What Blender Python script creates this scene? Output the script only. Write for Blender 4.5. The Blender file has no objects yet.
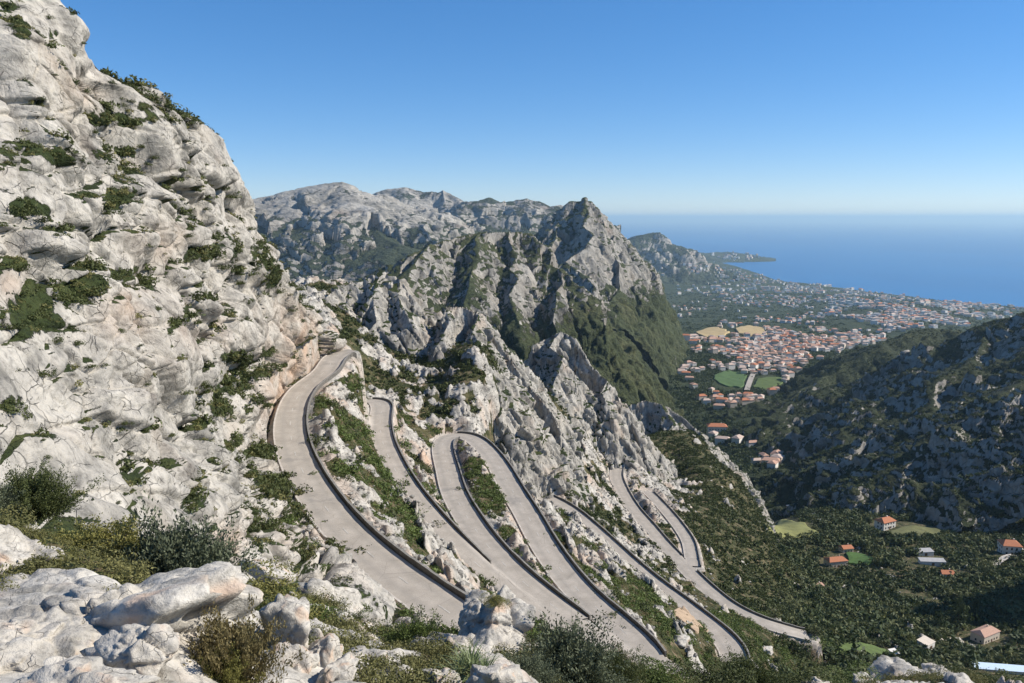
import bpy, math, random, time
import numpy as np
T0 = time.time()
random.seed(7); rng = np.random.default_rng(7)
def log(*a): print('[%.1fs]' % (time.time()-T0), *a)

# ------------------------------------------------------------ camera model
CZ = 540.0; PITCH = math.radians(8.8); F = 800.0
cp, sp = math.cos(PITCH), math.sin(PITCH)
def ray(px, py):
    u = (np.asarray(px, float)-512)/F; v = (341.5-np.asarray(py, float))/F
    y = cp+v*sp; z = -sp+v*cp
    return u/y, z/y                      # x/y and z/y
def P(px, py, Y):
    a, q = ray(px, py)
    return np.array([a*Y, Y, CZ+q*Y])
def Pz(px, py, z):                       # z relative to the camera
    a, q = ray(px, py)
    Y = z/q
    return np.array([a*Y, Y, CZ+z])
def project(V):
    z = V[:, 2]-CZ; y = V[:, 1]
    d = y*cp-z*sp; v = y*sp+z*cp
    d = np.maximum(d, 1e-3)
    return 512+F*V[:, 0]/d, 341.5-F*v/d, d

# ------------------------------------------------------------ noise
_perm = np.random.default_rng(3).permutation(256).astype(np.int32); _perm = np.concatenate([_perm, _perm, _perm])
_g = np.random.default_rng(4).normal(size=(256, 3)).astype(np.float32); _g /= np.linalg.norm(_g, axis=1)[:, None]
def perlin(p):
    p = p.astype(np.float32); i = np.floor(p).astype(np.int32); f = p-i; i &= 255
    w = f*f*f*(f*(f*6-15)+10)
    out = np.zeros(len(p), np.float32)
    for dx in (0, 1):
        wx = w[:, 0] if dx else 1-w[:, 0]
        for dy in (0, 1):
            wy = w[:, 1] if dy else 1-w[:, 1]
            for dz in (0, 1):
                wz = w[:, 2] if dz else 1-w[:, 2]
                h = _perm[_perm[_perm[(i[:, 0]+dx) & 255]+((i[:, 1]+dy) & 255)]+((i[:, 2]+dz) & 255)]
                g = _g[h]
                out += wx*wy*wz*(g[:, 0]*(f[:, 0]-dx)+g[:, 1]*(f[:, 1]-dy)+g[:, 2]*(f[:, 2]-dz))
    return out*1.6
def fbm(p, o=4, ridged=False):
    s = np.zeros(len(p), np.float32); a = .5; p = p.astype(np.float32)
    for k in range(o):
        n = perlin(p)
        s += a*((1-2*np.abs(n)) if ridged else n); a *= .5; p = p*2.03+17.3
    return s
_r4 = np.random.default_rng(5).random((256, 7)).astype(np.float32)
def worley(p):
    p = p.astype(np.float32); i = np.floor(p).astype(np.int32); f = p-i
    n = len(p); F1 = np.full(n, 9., np.float32); F2 = np.full(n, 9., np.float32)
    ID = np.zeros(n, np.int32); D = np.zeros((n, 3), np.float32)
    for dx in (-1, 0, 1):
        for dy in (-1, 0, 1):
            for dz in (-1, 0, 1):
                h = _perm[_perm[_perm[(i[:, 0]+dx) & 255]+((i[:, 1]+dy) & 255)]+((i[:, 2]+dz) & 255)]
                r = _r4[h]
                vx = f[:, 0]-dx-r[:, 0]; vy = f[:, 1]-dy-r[:, 1]; vz = f[:, 2]-dz-r[:, 2]
                d = vx*vx+vy*vy+vz*vz
                m = d < F1
                F2 = np.where(m, F1, np.minimum(F2, d))
                F1 = np.where(m, d, F1); ID = np.where(m, h, ID)
                D[m, 0] = vx[m]; D[m, 1] = vy[m]; D[m, 2] = vz[m]
    return np.sqrt(F1), np.sqrt(F2), ID, D
def rocky(p, scale, seed=0, stretch=(1, 1, 1), crack=.5, tilt=1.3, rot=0., dip=0.):
    """blocky rock: every cell is a tilted facet at its own height, parted by cracks (units of scale)"""
    q = (p-np.array([0, 0, CZ]))
    c, s = math.cos(dip), math.sin(dip)
    q = np.stack([q[:, 0]*c-q[:, 2]*s, q[:, 1], q[:, 0]*s+q[:, 2]*c], 1)
    q = q/(scale*np.array(stretch))+seed*13.7+200.
    w = .2*np.stack([perlin(q*.9+5), perlin(q*.9+31), perlin(q*.9+57)], 1)
    F1, F2, ID, D = worley(q+w)
    r = _r4[ID]
    t = (r[:, 3:6]-.5)*2
    e = np.clip((F2-F1)/.16, 0, 1); g = sst(F2-F1, 0, .26)
    d = ((r[:, 6]-.35)*1.1+tilt*.62*(t*D).sum(1))*g
    return (d-crack*(1-e)**2).astype(np.float32), e
def sst(x, a, b):
    t = np.clip((x-a)/(b-a), 0, 1); return t*t*(3-2*t)

# ------------------------------------------------------------ mesh helpers
C = bpy.context.scene.collection
def tag(o, label=None, cat=None, group=None, kind=None):
    if label: o['label'] = label
    if cat: o['category'] = cat
    if group: o['group'] = group
    if kind: o['kind'] = kind
    return o
def mesh_np(name, V, faces, mats, smooth=False, attrs=None, matidx=None):
    """faces: (n,3) or (n,4) array, or a list of such arrays"""
    if not isinstance(faces, list): faces = [faces]
    me = bpy.data.meshes.new(name)
    V = np.asarray(V, np.float32)
    me.vertices.add(len(V)); me.vertices.foreach_set('co', V.ravel())
    loops = np.concatenate([f.ravel() for f in faces]).astype(np.int32)
    cnt = np.concatenate([np.full(len(f), f.shape[1], np.int32) for f in faces])
    st = np.concatenate([[0], np.cumsum(cnt)[:-1]]).astype(np.int32)
    me.loops.add(len(loops)); me.loops.foreach_set('vertex_index', loops)
    me.polygons.add(len(cnt)); me.polygons.foreach_set('loop_start', st)
    try: me.polygons.foreach_set('loop_total', cnt)
    except Exception: pass
    me.polygons.foreach_set('use_smooth', np.full(len(cnt), bool(smooth)))
    if matidx is not None: me.polygons.foreach_set('material_index', np.asarray(matidx, np.int32))
    for k, v in (attrs or {}).items():
        a = me.attributes.new(k, 'FLOAT', 'POINT'); a.data.foreach_set('value', np.asarray(v, np.float32))
    me.update(calc_edges=True)
    for m in (mats if isinstance(mats, list) else [mats]): me.materials.append(m)
    return me
def link(name, me, parent=None, loc=None, rz=0, sc=None):
    o = bpy.data.objects.new(name, me); C.objects.link(o)
    if parent: o.parent = parent
    if loc is not None: o.location = loc
    if rz: o.rotation_euler = (0, 0, rz)
    if sc is not None: o.scale = (sc, sc, sc) if np.isscalar(sc) else sc
    return o
def grid_faces(n, m, off=0):
    i = np.arange(n-1)[:, None]*m+np.arange(m-1)[None]
    i = i.ravel()+off
    return np.stack([i, i+1, i+m+1, i+m], 1)
def grid_normals(G):
    """G: (n,m,3); unit normals"""
    du = np.gradient(G, axis=0); dv = np.gradient(G, axis=1)
    N = np.cross(dv, du); N /= np.linalg.norm(N, axis=2)[..., None]+1e-9
    return N
def blur(a, shp, n):
    a = a.reshape(shp).copy()
    for _ in range(n):
        a[1:-1] = .25*a[:-2]+.5*a[1:-1]+.25*a[2:]; a[:, 1:-1] = .25*a[:, :-2]+.5*a[:, 1:-1]+.25*a[:, 2:]
    return a.ravel()
SMP = []                                   # surfaces seen from the camera, for placing plants and houses
SRF = []
def register(G, N, tagid): SMP.append((G.reshape(-1, 3), N.reshape(-1, 3), tagid))

# ------------------------------------------------------------ materials
def newmat(name):
    m = bpy.data.materials.new(name); m.use_nodes = True
    nt = m.node_tree; b = nt.nodes['Principled BSDF']
    return m, nt, b
def N_(nt, t, **kw):
    n = nt.nodes.new(t)
    for k, v in kw.items():
        if k in n.inputs.keys() if isinstance(k, str) else False: n.inputs[k].default_value = v
        else: setattr(n, k, v)
    return n
def noise(nt, vec, scale, detail=6, rough=.6, dist=0.):
    n = nt.nodes.new('ShaderNodeTexNoise'); n.inputs['Scale'].default_value = scale
    n.inputs['Detail'].default_value = detail; n.inputs['Roughness'].default_value = rough
    n.inputs['Distortion'].default_value = dist
    nt.links.new(vec, n.inputs['Vector']); return n.outputs['Fac']
def ramp(nt, fac, stops):
    r = nt.nodes.new('ShaderNodeValToRGB'); e = r.color_ramp.elements
    while len(e) < len(stops): e.new(.5)
    for x, (p, c) in zip(e, stops):
        x.position = p; x.color = (*c, 1) if len(c) == 3 else c
    nt.links.new(fac, r.inputs[0]); return r.outputs[0]
def mix(nt, fac, a, b, mode='MIX'):
    m = nt.nodes.new('ShaderNodeMix'); m.data_type = 'RGBA'; m.blend_type = mode
    for s, v in ((m.inputs[0], fac), (m.inputs[6], a), (m.inputs[7], b)):
        if isinstance(v, (int, float)): s.default_value = v
        elif isinstance(v, tuple): s.default_value = (*v, 1)
        else: nt.links.new(v, s)
    return m.outputs[2]
def math_(nt, op, a, b=0., c=None, clamp=False):
    m = nt.nodes.new('ShaderNodeMath'); m.operation = op; m.use_clamp = clamp
    for s, v in zip(m.inputs, (a, b, c)):
        if v is None: continue
        if isinstance(v, (int, float)): s.default_value = v
        else: nt.links.new(v, s)
    return m.outputs[0]
def coords(nt, sc=(1, 1, 1), rot=(0, 0, 0)):
    t = nt.nodes.new('ShaderNodeTexCoord'); mp = nt.nodes.new('ShaderNodeMapping')
    mp.inputs['Scale'].default_value = sc; mp.inputs['Rotation'].default_value = rot
    mp.inputs['Location'].default_value = (3.1, 7.7, -CZ*sc[2])
    nt.links.new(t.outputs['Object'], mp.inputs['Vector']); return mp.outputs[0]
def attr(nt, name):
    a = nt.nodes.new('ShaderNodeAttribute'); a.attribute_name = name; return a.outputs['Fac']
def bump(nt, h, strength, dist, b, normal=None):
    n = nt.nodes.new('ShaderNodeBump'); n.inputs['Strength'].default_value = strength; n.inputs['Distance'].default_value = dist
    nt.links.new(h, n.inputs['Height'])
    if normal: nt.links.new(normal, n.inputs['Normal'])
    nt.links.new(n.outputs[0], b.inputs['Normal']); return n.outputs[0]

GREEN = [(0.25, (.022, .032, .012)), (.5, (.042, .058, .018)), (.68, (.075, .085, .026)), (.85, (.14, .13, .05))]
def rock_mat(name, s, stretch=(1, 1, .5), dip=0., veg=True, light=1., green=GREEN, soil=None, fineveg=1., cw=.03, cs=.7):
    """s: size in metres of the main features"""
    m, nt, b = newmat(name)
    v = coords(nt, (1/s/stretch[0], 1/s/stretch[1], 1/s/stretch[2]), (0, dip, 0)); viso = coords(nt, (1/s, 1/s, 1/s))
    n1 = noise(nt, v, .6, 8, .62, .6); n2 = noise(nt, viso, 3.5, 6, .7); n3 = noise(nt, viso, .25, 4, .55)
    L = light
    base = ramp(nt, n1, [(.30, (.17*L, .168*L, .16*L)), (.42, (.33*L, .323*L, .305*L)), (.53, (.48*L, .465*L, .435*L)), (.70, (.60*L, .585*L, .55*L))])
    sp_ = ramp(nt, n2, [(.33, (.55, .55, .55)), (.5, (1, 1, 1)), (.75, (1.12, 1.1, 1.06))])
    base = mix(nt, 1., base, sp_, 'MULTIPLY'); base = mix(nt, 1., base, (1.02, .975, .90), 'MULTIPLY')
    base = mix(nt, ramp(nt, n3, [(.55, (0, 0, 0)), (.7, (.35, .35, .35))]), base, (.47*L, .40*L, .31*L))
    base = mix(nt, math_(nt, 'MULTIPLY', attr(nt, 'stain'), .8), base, (.56*L, .385*L, .265*L))
    # cracks
    vo = nt.nodes.new('ShaderNodeTexVoronoi'); vo.feature = 'DISTANCE_TO_EDGE'; vo.inputs['Scale'].default_value = 1.5
    wn = nt.nodes.new('ShaderNodeTexNoise'); wn.inputs['Scale'].default_value = 1.6; wn.inputs['Detail'].default_value = 5
    nt.links.new(v, wn.inputs['Vector'])
    wv = nt.nodes.new('ShaderNodeVectorMath'); wv.operation = 'MULTIPLY_ADD'; wv.inputs[1].default_value = (.38, .38, .38)
    nt.links.new(wn.outputs['Color'], wv.inputs[0]); nt.links.new(v, wv.inputs[2]); nt.links.new(wv.outputs[0], vo.inputs['Vector'])
    cr = ramp(nt, vo.outputs['Distance'], [(0, (1, 1, 1)), (cw, (0, 0, 0))])
    crm = ramp(nt, noise(nt, viso, 1.1, 3), [(.45, (0, 0, 0)), (.6, (1, 1, 1))])
    crk = mix(nt, 1., cr, crm, 'MULTIPLY')
    base = mix(nt, math_(nt, 'MULTIPLY', crk, cs), base, (.09, .085, .075))
    hgt = math_(nt, 'ADD', math_(nt, 'MULTIPLY', n1, 1.2), math_(nt, 'MULTIPLY', n2, .5))
    hgt = math_(nt, 'ADD', hgt, math_(nt, 'MULTIPLY', noise(nt, viso, 11, 5, .75), .16))
    hgt = math_(nt, 'SUBTRACT', hgt, math_(nt, 'MULTIPLY', crk, .3))
    if veg:
        nv = noise(nt, viso, 4.5*fineveg, 5, .7); nw = noise(nt, viso, .5, 5, .6)
        g = ramp(nt, nw, green)
        g = mix(nt, ramp(nt, nv, [(.35, (.45, .45, .45)), (.62, (1.25, 1.25, 1.2))]), (0., 0., 0.), g)
        if soil: g = mix(nt, ramp(nt, noise(nt, viso, 1.3, 5, .7), [(.52, (0, 0, 0)), (.62, (1, 1, 1))]), g, soil)
        vf = math_(nt, 'ADD', attr(nt, 'veg'), math_(nt, 'MULTIPLY', math_(nt, 'SUBTRACT', noise(nt, viso, 2.5, 6, .72), .5), 1.5))
        vf = ramp(nt, vf, [(.44, (0, 0, 0)), (.56, (1, 1, 1))])
        base = mix(nt, vf, base, g)
        hgt = math_(nt, 'ADD', hgt, math_(nt, 'MULTIPLY', math_(nt, 'MULTIPLY', nv, vf), 1.3))
    nt.links.new(base, b.inputs['Base Color']); b.inputs['Roughness'].default_value = .93
    b.inputs['Specular IOR Level'].default_value = .2
    bump(nt, hgt, 1., s*.15, b)
    return m
def plain(name, col, rough=.8, var=.25, s=1., bmp=.0, spec=.3):
    m, nt, b = newmat(name); v = coords(nt)
    n = noise(nt, v, 1/s, 6, .65)
    c = ramp(nt, n, [(.3, tuple(x*(1-var) for x in col)), (.7, tuple(x*(1+var) for x in col))])
    nt.links.new(c, b.inputs['Base Color']); b.inputs['Roughness'].default_value = rough; b.inputs['Specular IOR Level'].default_value = spec
    if bmp: bump(nt, n, .6, bmp, b)
    return m
def leaf_mat(name, dark, light, rough=.65, tip=None):
    dark = tuple(x*1.25 for x in dark); light = tuple(x*1.3 for x in light)
    m, nt, b = newmat(name)
    a = attr(nt, 'tint'); oi = nt.nodes.new('ShaderNodeObjectInfo')
    f = math_(nt, 'ADD', math_(nt, 'MULTIPLY', a, .8), math_(nt, 'MULTIPLY', oi.outputs['Random'], .25))
    st = [(.0, dark), (.85, light)]
    if tip: st.append((1., tip))
    nt.links.new(ramp(nt, f, st), b.inputs['Base Color']); b.inputs['Roughness'].default_value = rough
    b.inputs['Specular IOR Level'].default_value = .25
    # a little light passes through leaves
    tr = nt.nodes.new('ShaderNodeBsdfTranslucent'); nt.links.new(ramp(nt, f, st), tr.inputs['Color'])
    ms = nt.nodes.new('ShaderNodeMixShader'); ms.inputs[0].default_value = .2
    out = nt.nodes['Material Output']
    nt.links.new(b.outputs[0], ms.inputs[1]); nt.links.new(tr.outputs[0], ms.inputs[2]); nt.links.new(ms.outputs[0], out.inputs['Surface'])
    return m

# ------------------------------------------------------------ roads (pixels of the centreline and height below the camera)
ROADS = {
 'upper': dict(pts=[(352,350,-37.5),(343,352,-38),(334,358,-38.5),(326,371,-39.5),(306,386,-41),(295,402,-42),(290,424,-43),(293,447,-44),(302,470,-44.5),(314,491,-45),(332,516,-45.3),(355,541,-45.5),(384,566,-45.5),(418,591,-45.5),(455,617,-45.5),(500,648,-45.5)], w=6.2),
 'second': dict(pts=[(366,402,-58),(372,400,-58),(380,402,-58),(382,409,-58.5),(380,420,-59),(382,440,-60),(393,466,-61.5),(408,491,-63),(428,516,-64.5),(451,541,-66),(479,566,-67.5),(511,591,-69),(546,616,-70.2),(590,636,-71.2),(633,652,-72),(665,672,-72.5)], w=6.2),
 'hairpin': dict(pts=[(575,622,-70.5),(545,600,-70),(512,572,-69.5),(487,545,-69.5),(469,520,-70),(454,493,-70.5),(447,468,-71),(443,452,-71.3),(443,442,-71.5),(449,436,-71.5),(462,435,-71.5),(475,440,-71.5),(487,451,-71.8),(499,467,-72.2),(512,490,-72.7),(528,516,-73.2),(541,540,-73.4),(556,563,-73.5),(574,586,-73.3),(594,606,-73),(620,628,-72.5),(642,650,-72.2),(655,672,-72)], w=6.2),
 'middle': dict(pts=[(505,490,-100),(524,492,-100),(544,497,-100),(567,509,-100.3),(589,527,-100.8),(611,547,-101.2),(633,567,-101.6),(656,586,-102),(678,602,-102.3),(700,619,-102.6),(720,635,-102.8),(733,650,-103),(736,668,-103)], w=6.2),
 'lower': dict(pts=[(630,462,-127),(620,464,-127),(616,475,-127.5),(622,491,-128),(633,509,-128.5),(647,525,-129),(661,542,-129.5),(677,559,-130),(692,575,-130),(709,591,-130),(731,608,-130),(760,622,-130),(790,631,-131),(808,636,-132.5)], w=6.2),
 'branch': dict(pts=[(648,492,-132.5),(655,499,-132.5),(667,512,-132),(679,527,-131.5),(688,541,-131),(691,554,-130.5),(693,566,-130)], w=5.),
}
def catmull(pts, step):
    pts = np.asarray(pts, float); out = []
    p = np.vstack([2*pts[0]-pts[1], pts, 2*pts[-1]-pts[-2]])
    for i in range(1, len(p)-2):
        n = max(2, int(np.linalg.norm(p[i+1]-p[i])/step))
        t = np.linspace(0, 1, n, endpoint=False)[:, None]
        out.append(.5*((2*p[i])+(-p[i-1]+p[i+1])*t+(2*p[i-1]-5*p[i]+4*p[i+1]-p[i+2])*t**2+(-p[i-1]+3*p[i]-3*p[i+1]+p[i+2])*t**3))
    out.append(p[-2][None]); return np.vstack(out)
for k, r in ROADS.items():
    w = np.array([Pz(a, b, c) for a, b, c in r['pts']])
    r['line'] = catmull(w, 1.5)
    L = r['line']
    for _ in range(8): L[1:-1] = .25*L[:-2]+.5*L[1:-1]+.25*L[2:]
ALLR = np.vstack([r['line'] for r in ROADS.values()])

# ------------------------------------------------------------ the land: height from control points seen in the photograph
CT = []
def ct(px, py, Y): CT.append(P(px, py, Y))
for r in ROADS.values():
    CT += [p for p in r['line'][::9]]
for px, py, Y in [(250,500,60),(150,330,60),(200,420,110),(150,360,160),(150,320,240),(200,330,240),(270,400,190),(262,430,170),(290,500,127),(330,560,98),(366,615,84),(300,362,228),
  (330,330,285),(322,300,335),(330,282,400),(150,300,330),(150,280,420),(380,372,290),(380,330,340),(385,296,400),(420,392,285),(420,350,335),(430,318,400),(460,345,375),(500,424,290),(520,400,345),(505,350,400),
  (560,455,330),(600,500,318),(600,455,400),(600,418,465),(560,400,420),(670,475,450),(668,432,505),(640,440,480),(740,562,335),(740,505,425),(738,478,470),(700,440,520),
  (790,585,360),(770,540,385),(800,600,340),(700,500,400),(760,600,290),(760,650,215),(800,527,520),(785,555,440),(830,482,760),(800,452,960),(700,432,1200),(740,384,1500),(760,342,2080),(900,309,3600),(700,384,1480),
  (1000,660,300),(1100,660,300),(1000,602,380),(1000,552,460),(1100,560,440),(900,600,380),(900,531,500),(900,507,600),(1100,520,560),(850,652,262),(900,683,235),(800,680,215),(1000,720,220),(640,700,100),(700,720,130),(560,690,92),
  (820,590,380),(860,560,450),(1024,520,560),(950,600,385)]: ct(px, py, Y)
def ctz(px, Y, z):                        # column, distance, height above the sea
    a = (px-512)/F; CT.append(np.array([a*Y, Y, z]))
for px, l in [(150, [(700, 250), (1000, 200), (2000, 150), (4000, 100), (9000, 40)]), (300, [(600, 350), (1000, 220), (2000, 150), (4000, 100), (9000, 40)]),
              (400, [(600, 340), (1000, 215), (2000, 150)]), (500, [(560, 330), (800, 210), (1200, 215), (2000, 220), (4000, 100)]),
              (600, [(650, 270), (800, 230), (1200, 225), (2000, 225), (4000, 90)]), (680, [(650, 290), (850, 235)]),
              (740, [(560, 312), (700, 285), (1050, 242), (5000, 34), (8000, 12)]), (900, [(1000, 245), (1500, 232), (2500, 180)]), (1024, [(800, 265), (1000, 245), (1500, 230), (2500, 165), (4000, 55), (4700, 8)]),
              (1100, [(1000, 245), (2000, 190), (4000, 40)]), (800, [(4000, 72), (6500, 10), (2000, 222)]), (900, [(5600, 8)]), (760, [(7600, 8)]), (700, [(8800, 12), (3500, 110)]), (600, [(9000, 20)]), (620, [(9000, 30)])]:
    for Y, z in l: ctz(px, Y, z)
CT = np.array(CT)
class RBF:
    def __init__(s, U, val, smooth=1e-4, sc=(1., .35)):
        s.sc = np.array(sc); s.U = U*s.sc; n = len(U)
        d = np.linalg.norm(s.U[:, None]-s.U[None], axis=2)
        K = np.where(d > 0, d*d*np.log(d+1e-12), 0)+smooth*np.eye(n)
        Pm = np.hstack([np.ones((n, 1)), s.U]); A = np.block([[K, Pm], [Pm.T, np.zeros((3, 3))]])
        s.c = np.linalg.solve(A, np.concatenate([val, np.zeros(3)]))
    def __call__(s, U):
        U = (U*s.sc).astype(np.float32); out = np.zeros(len(U), np.float32); n = len(s.U)
        for i in range(n):
            d2 = (U[:, 0]-np.float32(s.U[i, 0]))**2+(U[:, 1]-np.float32(s.U[i, 1]))**2
            out += np.float32(s.c[i]*.5)*d2*np.log(d2+1e-12)
        return out+s.c[n]+U@s.c[n+1:].astype(np.float32)
land_rbf = RBF(np.stack([CT[:, 0]/CT[:, 1], np.log(CT[:, 1])], 1), (CT[:, 2]-CZ)/CT[:, 1], 3e-6)
def land_raw(x, y): return CZ+y*land_rbf(np.stack([x/y, np.log(y)], 1))

COAST = [(560,9200),(690,10800),(715,9900),(735,9000),(750,8200),(775,7000),(800,6700),(830,6300),(870,5850),(940,5250),(1024,4780),(1100,4400),(1200,3950)]
def coast_y(px): return np.interp(px, [c[0] for c in COAST], [c[1] for c in COAST])

def road_dist(x, y, rmax=30):
    """distance to and height of the nearest roads (blended), chunked"""
    D = np.full(len(x), 1e3, np.float32); Z = np.zeros(len(x), np.float32)
    bb = (x > ALLR[:, 0].min()-rmax) & (x < ALLR[:, 0].max()+rmax) & (y > ALLR[:, 1].min()-rmax) & (y < ALLR[:, 1].max()+rmax)
    idx = np.nonzero(bb)[0]; R = ALLR.astype(np.float32)
    for i in range(0, len(idx), 20000):
        j = idx[i:i+20000]
        d2 = (x[j].astype(np.float32)[:, None]-R[None, :, 0])**2+(y[j].astype(np.float32)[:, None]-R[None, :, 1])**2
        w = 1/(d2+.5)**3
        D[j] = np.sqrt(d2.min(1)); Z[j] = (w*R[None, :, 2]).sum(1)/w.sum(1)
    return D, Z

# fields and clearings lie on smoothed ground
def build_land(a_px, Ys):
    A = (np.asarray(a_px)-512)/F
    YY, AA = np.meshgrid(Ys, A, indexing='ij')
    X = (AA*YY).ravel(); Y = YY.ravel()
    return X, Y, YY.shape
def land_height(X, Y):
    z = land_raw(X, Y)
    px = 512+F*X/Y
    D, Zr = road_dist(X, Y)
    far = sst(Y, 900, 3000)
    p3 = np.stack([X, Y, np.zeros_like(X)], 1)
    off = sst(D, 5., 16.)
    z = z+off*(fbm(p3/38., 4)*3.2*(1-far)+fbm(p3/260., 4)*sst(Y, 350, 900)*9.*(1-.6*far))
    # rolling wooded knolls on the plain
    z += sst(Y, 1300, 2600)*sst(coast_y(px)-Y, 200, 1500)*np.maximum(fbm(p3/600.+3, 3), -.1)*38
    cy = coast_y(px)+fbm(p3/350., 3)*160
    z = np.where(Y > cy-500, np.minimum(z, 3+(cy-Y)*.04), z)
    z = np.where(Y > cy, np.maximum((cy-Y)*.1, -25), np.maximum(z, np.where(Y > 3500, 1.5, -99)))
    up_ = ROADS['upper']['line']; oo = np.argsort(up_[:, 1]); xr = np.interp(Y, up_[oo, 1], up_[oo, 0], left=up_[oo[0], 0]-2)
    left = xr-3.2-X
    z = z-np.where(Y < 245, sst(left, 6, 22)*30+np.maximum(left-14, 0)*.8, 0)
    roadw = sst(D, 3.4, 5.6)
    z = (Zr-.35)*(1-roadw)+z*roadw
    return z, D, Zr
log('start')

MAT = {}
MAT['hill'] = rock_mat('limestone_and_maquis', 3.2, stretch=(1, 1, .6), soil=(.20, .15, .09), light=.88, green=[(.25, (.03, .038, .013)), (.45, (.055, .062, .022)), (.6, (.10, .092, .038)), (.8, (.18, .145, .075))])
MAT['valley'] = rock_mat('valley_scrub', 22., green=[(.25, (.026, .038, .016)), (.5, (.046, .06, .024)), (.7, (.075, .085, .034)), (.9, (.13, .125, .055))], light=.8, fineveg=1.5)
MAT['cliff'] = rock_mat('cliff_limestone', 2.6, stretch=(.7, .9, .8), dip=.6, light=.84, cw=.03, cs=.6)
MAT['near'] = rock_mat('near_limestone', .55, stretch=(1, 1, .7), light=.98, soil=(.2, .14, .08), cw=.014, cs=.15)
MAT['crag'] = rock_mat('crag_limestone', 5., stretch=(.45, 1, 1.6), dip=-.5, light=.76)
MAT['mount'] = rock_mat('mountain_limestone', 30., stretch=(.5, .8, 1.2), dip=-.5, light=.62, green=[(.3, (.045, .055, .025)), (.5, (.07, .082, .034)), (.7, (.105, .108, .048))])
MAT['far'] = rock_mat('far_limestone', 95., stretch=(1.4, 1, .4), dip=.25, light=.68, green=[(.3, (.045, .058, .034)), (.8, (.08, .092, .048))])
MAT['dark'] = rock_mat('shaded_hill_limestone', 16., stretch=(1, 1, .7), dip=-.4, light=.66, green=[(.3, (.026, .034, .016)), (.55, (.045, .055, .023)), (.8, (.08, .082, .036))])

# ---- hillside and valley floor
Ys = np.exp(np.linspace(math.log(66), math.log(640), 600)); PXs = np.linspace(150, 1110, 860)
X, Y, shp = build_land(PXs, Ys)
Z, D, Zr = land_height(X, Y)
log('land raw')
V = np.stack([X, Y, Z], 1)
px = 512+F*X/Y
p0 = V.copy()
rk = fbm(p0/16.+9, 5)*.9                                    # where bare rock breaks through
slope_zone = sst(Y, 420, 560)*.6
dd = np.exp(-((D-7)/4.)**2)*.1
crest = np.zeros_like(X)
for cx, cyy, w, s in [(400,330,60,-.08),(350,330,40,-.06),(470,350,60,-.08),(560,400,50,-.10),(640,430,60,-.10),(720,470,40,.08),(590,465,45,.15),(655,475,25,.3),(440,420,25,-.1),(300,420,30,.4)]:
    crest += s*np.exp(-(((px-cx)/w)**2)-((Y-{330:360,350:370,400:420,430:480,470:450,465:375,475:395,420:300}.get(cyy, 360))/60.)**2)
right = sst(px, 640, 760)
rock = sst(rk+.5*fbm(p0/7.+19, 3)+dd+crest-.33*right-slope_zone*.35, .03, .17)
between = sst(D, 4.5, 7.)
b1, e1 = rocky(p0, 5.0, 1, (1, 1, .8), crack=.35)
b0, e0 = rocky(p0, 11., 9, (.7, 1.3, .8), crack=.4)
b0 = blur(b0, shp, 1)
b2, e2 = rocky(p0, 1.7, 2, (1, 1, .8), crack=.3)
Z2 = Z+between*rock*np.clip(Y/150., .35, 1)*(1.5+b0*2.2+b1*1.5+b2*.5)+between*(1-rock)*fbm(p0/2.2, 3)*.35
V[:, 2] = Z2
G = V.reshape(*shp, 3); Nn = grid_normals(G)
vegm = np.clip(1.15-1.3*rock+.1*fbm(p0/9., 3), 0, 1)
vegm = np.where(D < 4.6, .2, vegm)
stain = sst(fbm(p0/14.+40, 3), .1, .4)*.6*rock+np.exp(-((D-5.2)/2.2)**2)*.55*sst(fbm(p0/8., 3), -.3, .2)
me = mesh_np('hillside', V, grid_faces(*shp), MAT['hill'], True, dict(veg=vegm, stain=stain))
tag(link('hillside', me), 'scrub-covered limestone slope crossed by the switchback road', 'hillside', kind='structure')
register(G, Nn, 0)
HX, HY, HV, HD, HG, HROCK = X, Y, vegm, D, G, rock
log('hillside')
Ys2 = np.exp(np.linspace(math.log(637), math.log(9800), 560)); PX2 = np.linspace(380, 1130, 620)
X, Y, shp2 = build_land(PX2, Ys2)
Z, D, Zr = land_height(X, Y)
V2 = np.stack([X, Y, Z], 1)
G2 = V2.reshape(*shp2, 3); N2 = grid_normals(G2)
px = 512+F*X/Y
veg2 = np.clip(.95-.1*sst(Y, 3000, 6000)-.5*(np.abs(Z-2) < 2)*(Y > 4000), 0, 1)
me = mesh_np('valley', V2, grid_faces(*shp2), MAT['valley'], True, dict(veg=veg2, stain=V2[:, 2]*0))
tag(link('valley', me), 'wooded valley floor running down to the coastal plain', 'valley', kind='structure')
register(G2, N2, 1)
log('valley')

# ---- sea
m, nt, b = newmat('sea_water')
b.inputs['Base Color'].default_value = (.006, .045, .12, 1); b.inputs['Roughness'].default_value = .32; b.inputs['IOR'].default_value = 1.33
v = coords(nt); h = math_(nt, 'ADD', noise(nt, v, .02, 6, .65), math_(nt, 'MULTIPLY', noise(nt, v, .0025, 5, .6), 3.))
c = ramp(nt, noise(nt, coords(nt, (1, .35, 1)), .0007, 5, .6), [(.3, (.008, .105, .27)), (.7, (.012, .14, .33))]); nt.links.new(c, b.inputs['Base Color'])
bump(nt, h, .5, 2.5, b)
MAT['sea'] = m
xs = np.linspace(-160000, 160000, 60); ys = np.concatenate([np.linspace(3000, 20000, 30), np.linspace(22000, 155000, 35)])
XX, YY = np.meshgrid(xs, ys)
me = mesh_np('sea', np.stack([XX.ravel(), YY.ravel(), XX.ravel()*0], 1), grid_faces(*XX.shape)[:, ::-1].copy(), MAT['sea'])
tag(link('sea', me), 'calm deep blue sea reaching the horizon', 'sea', kind='structure')

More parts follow.
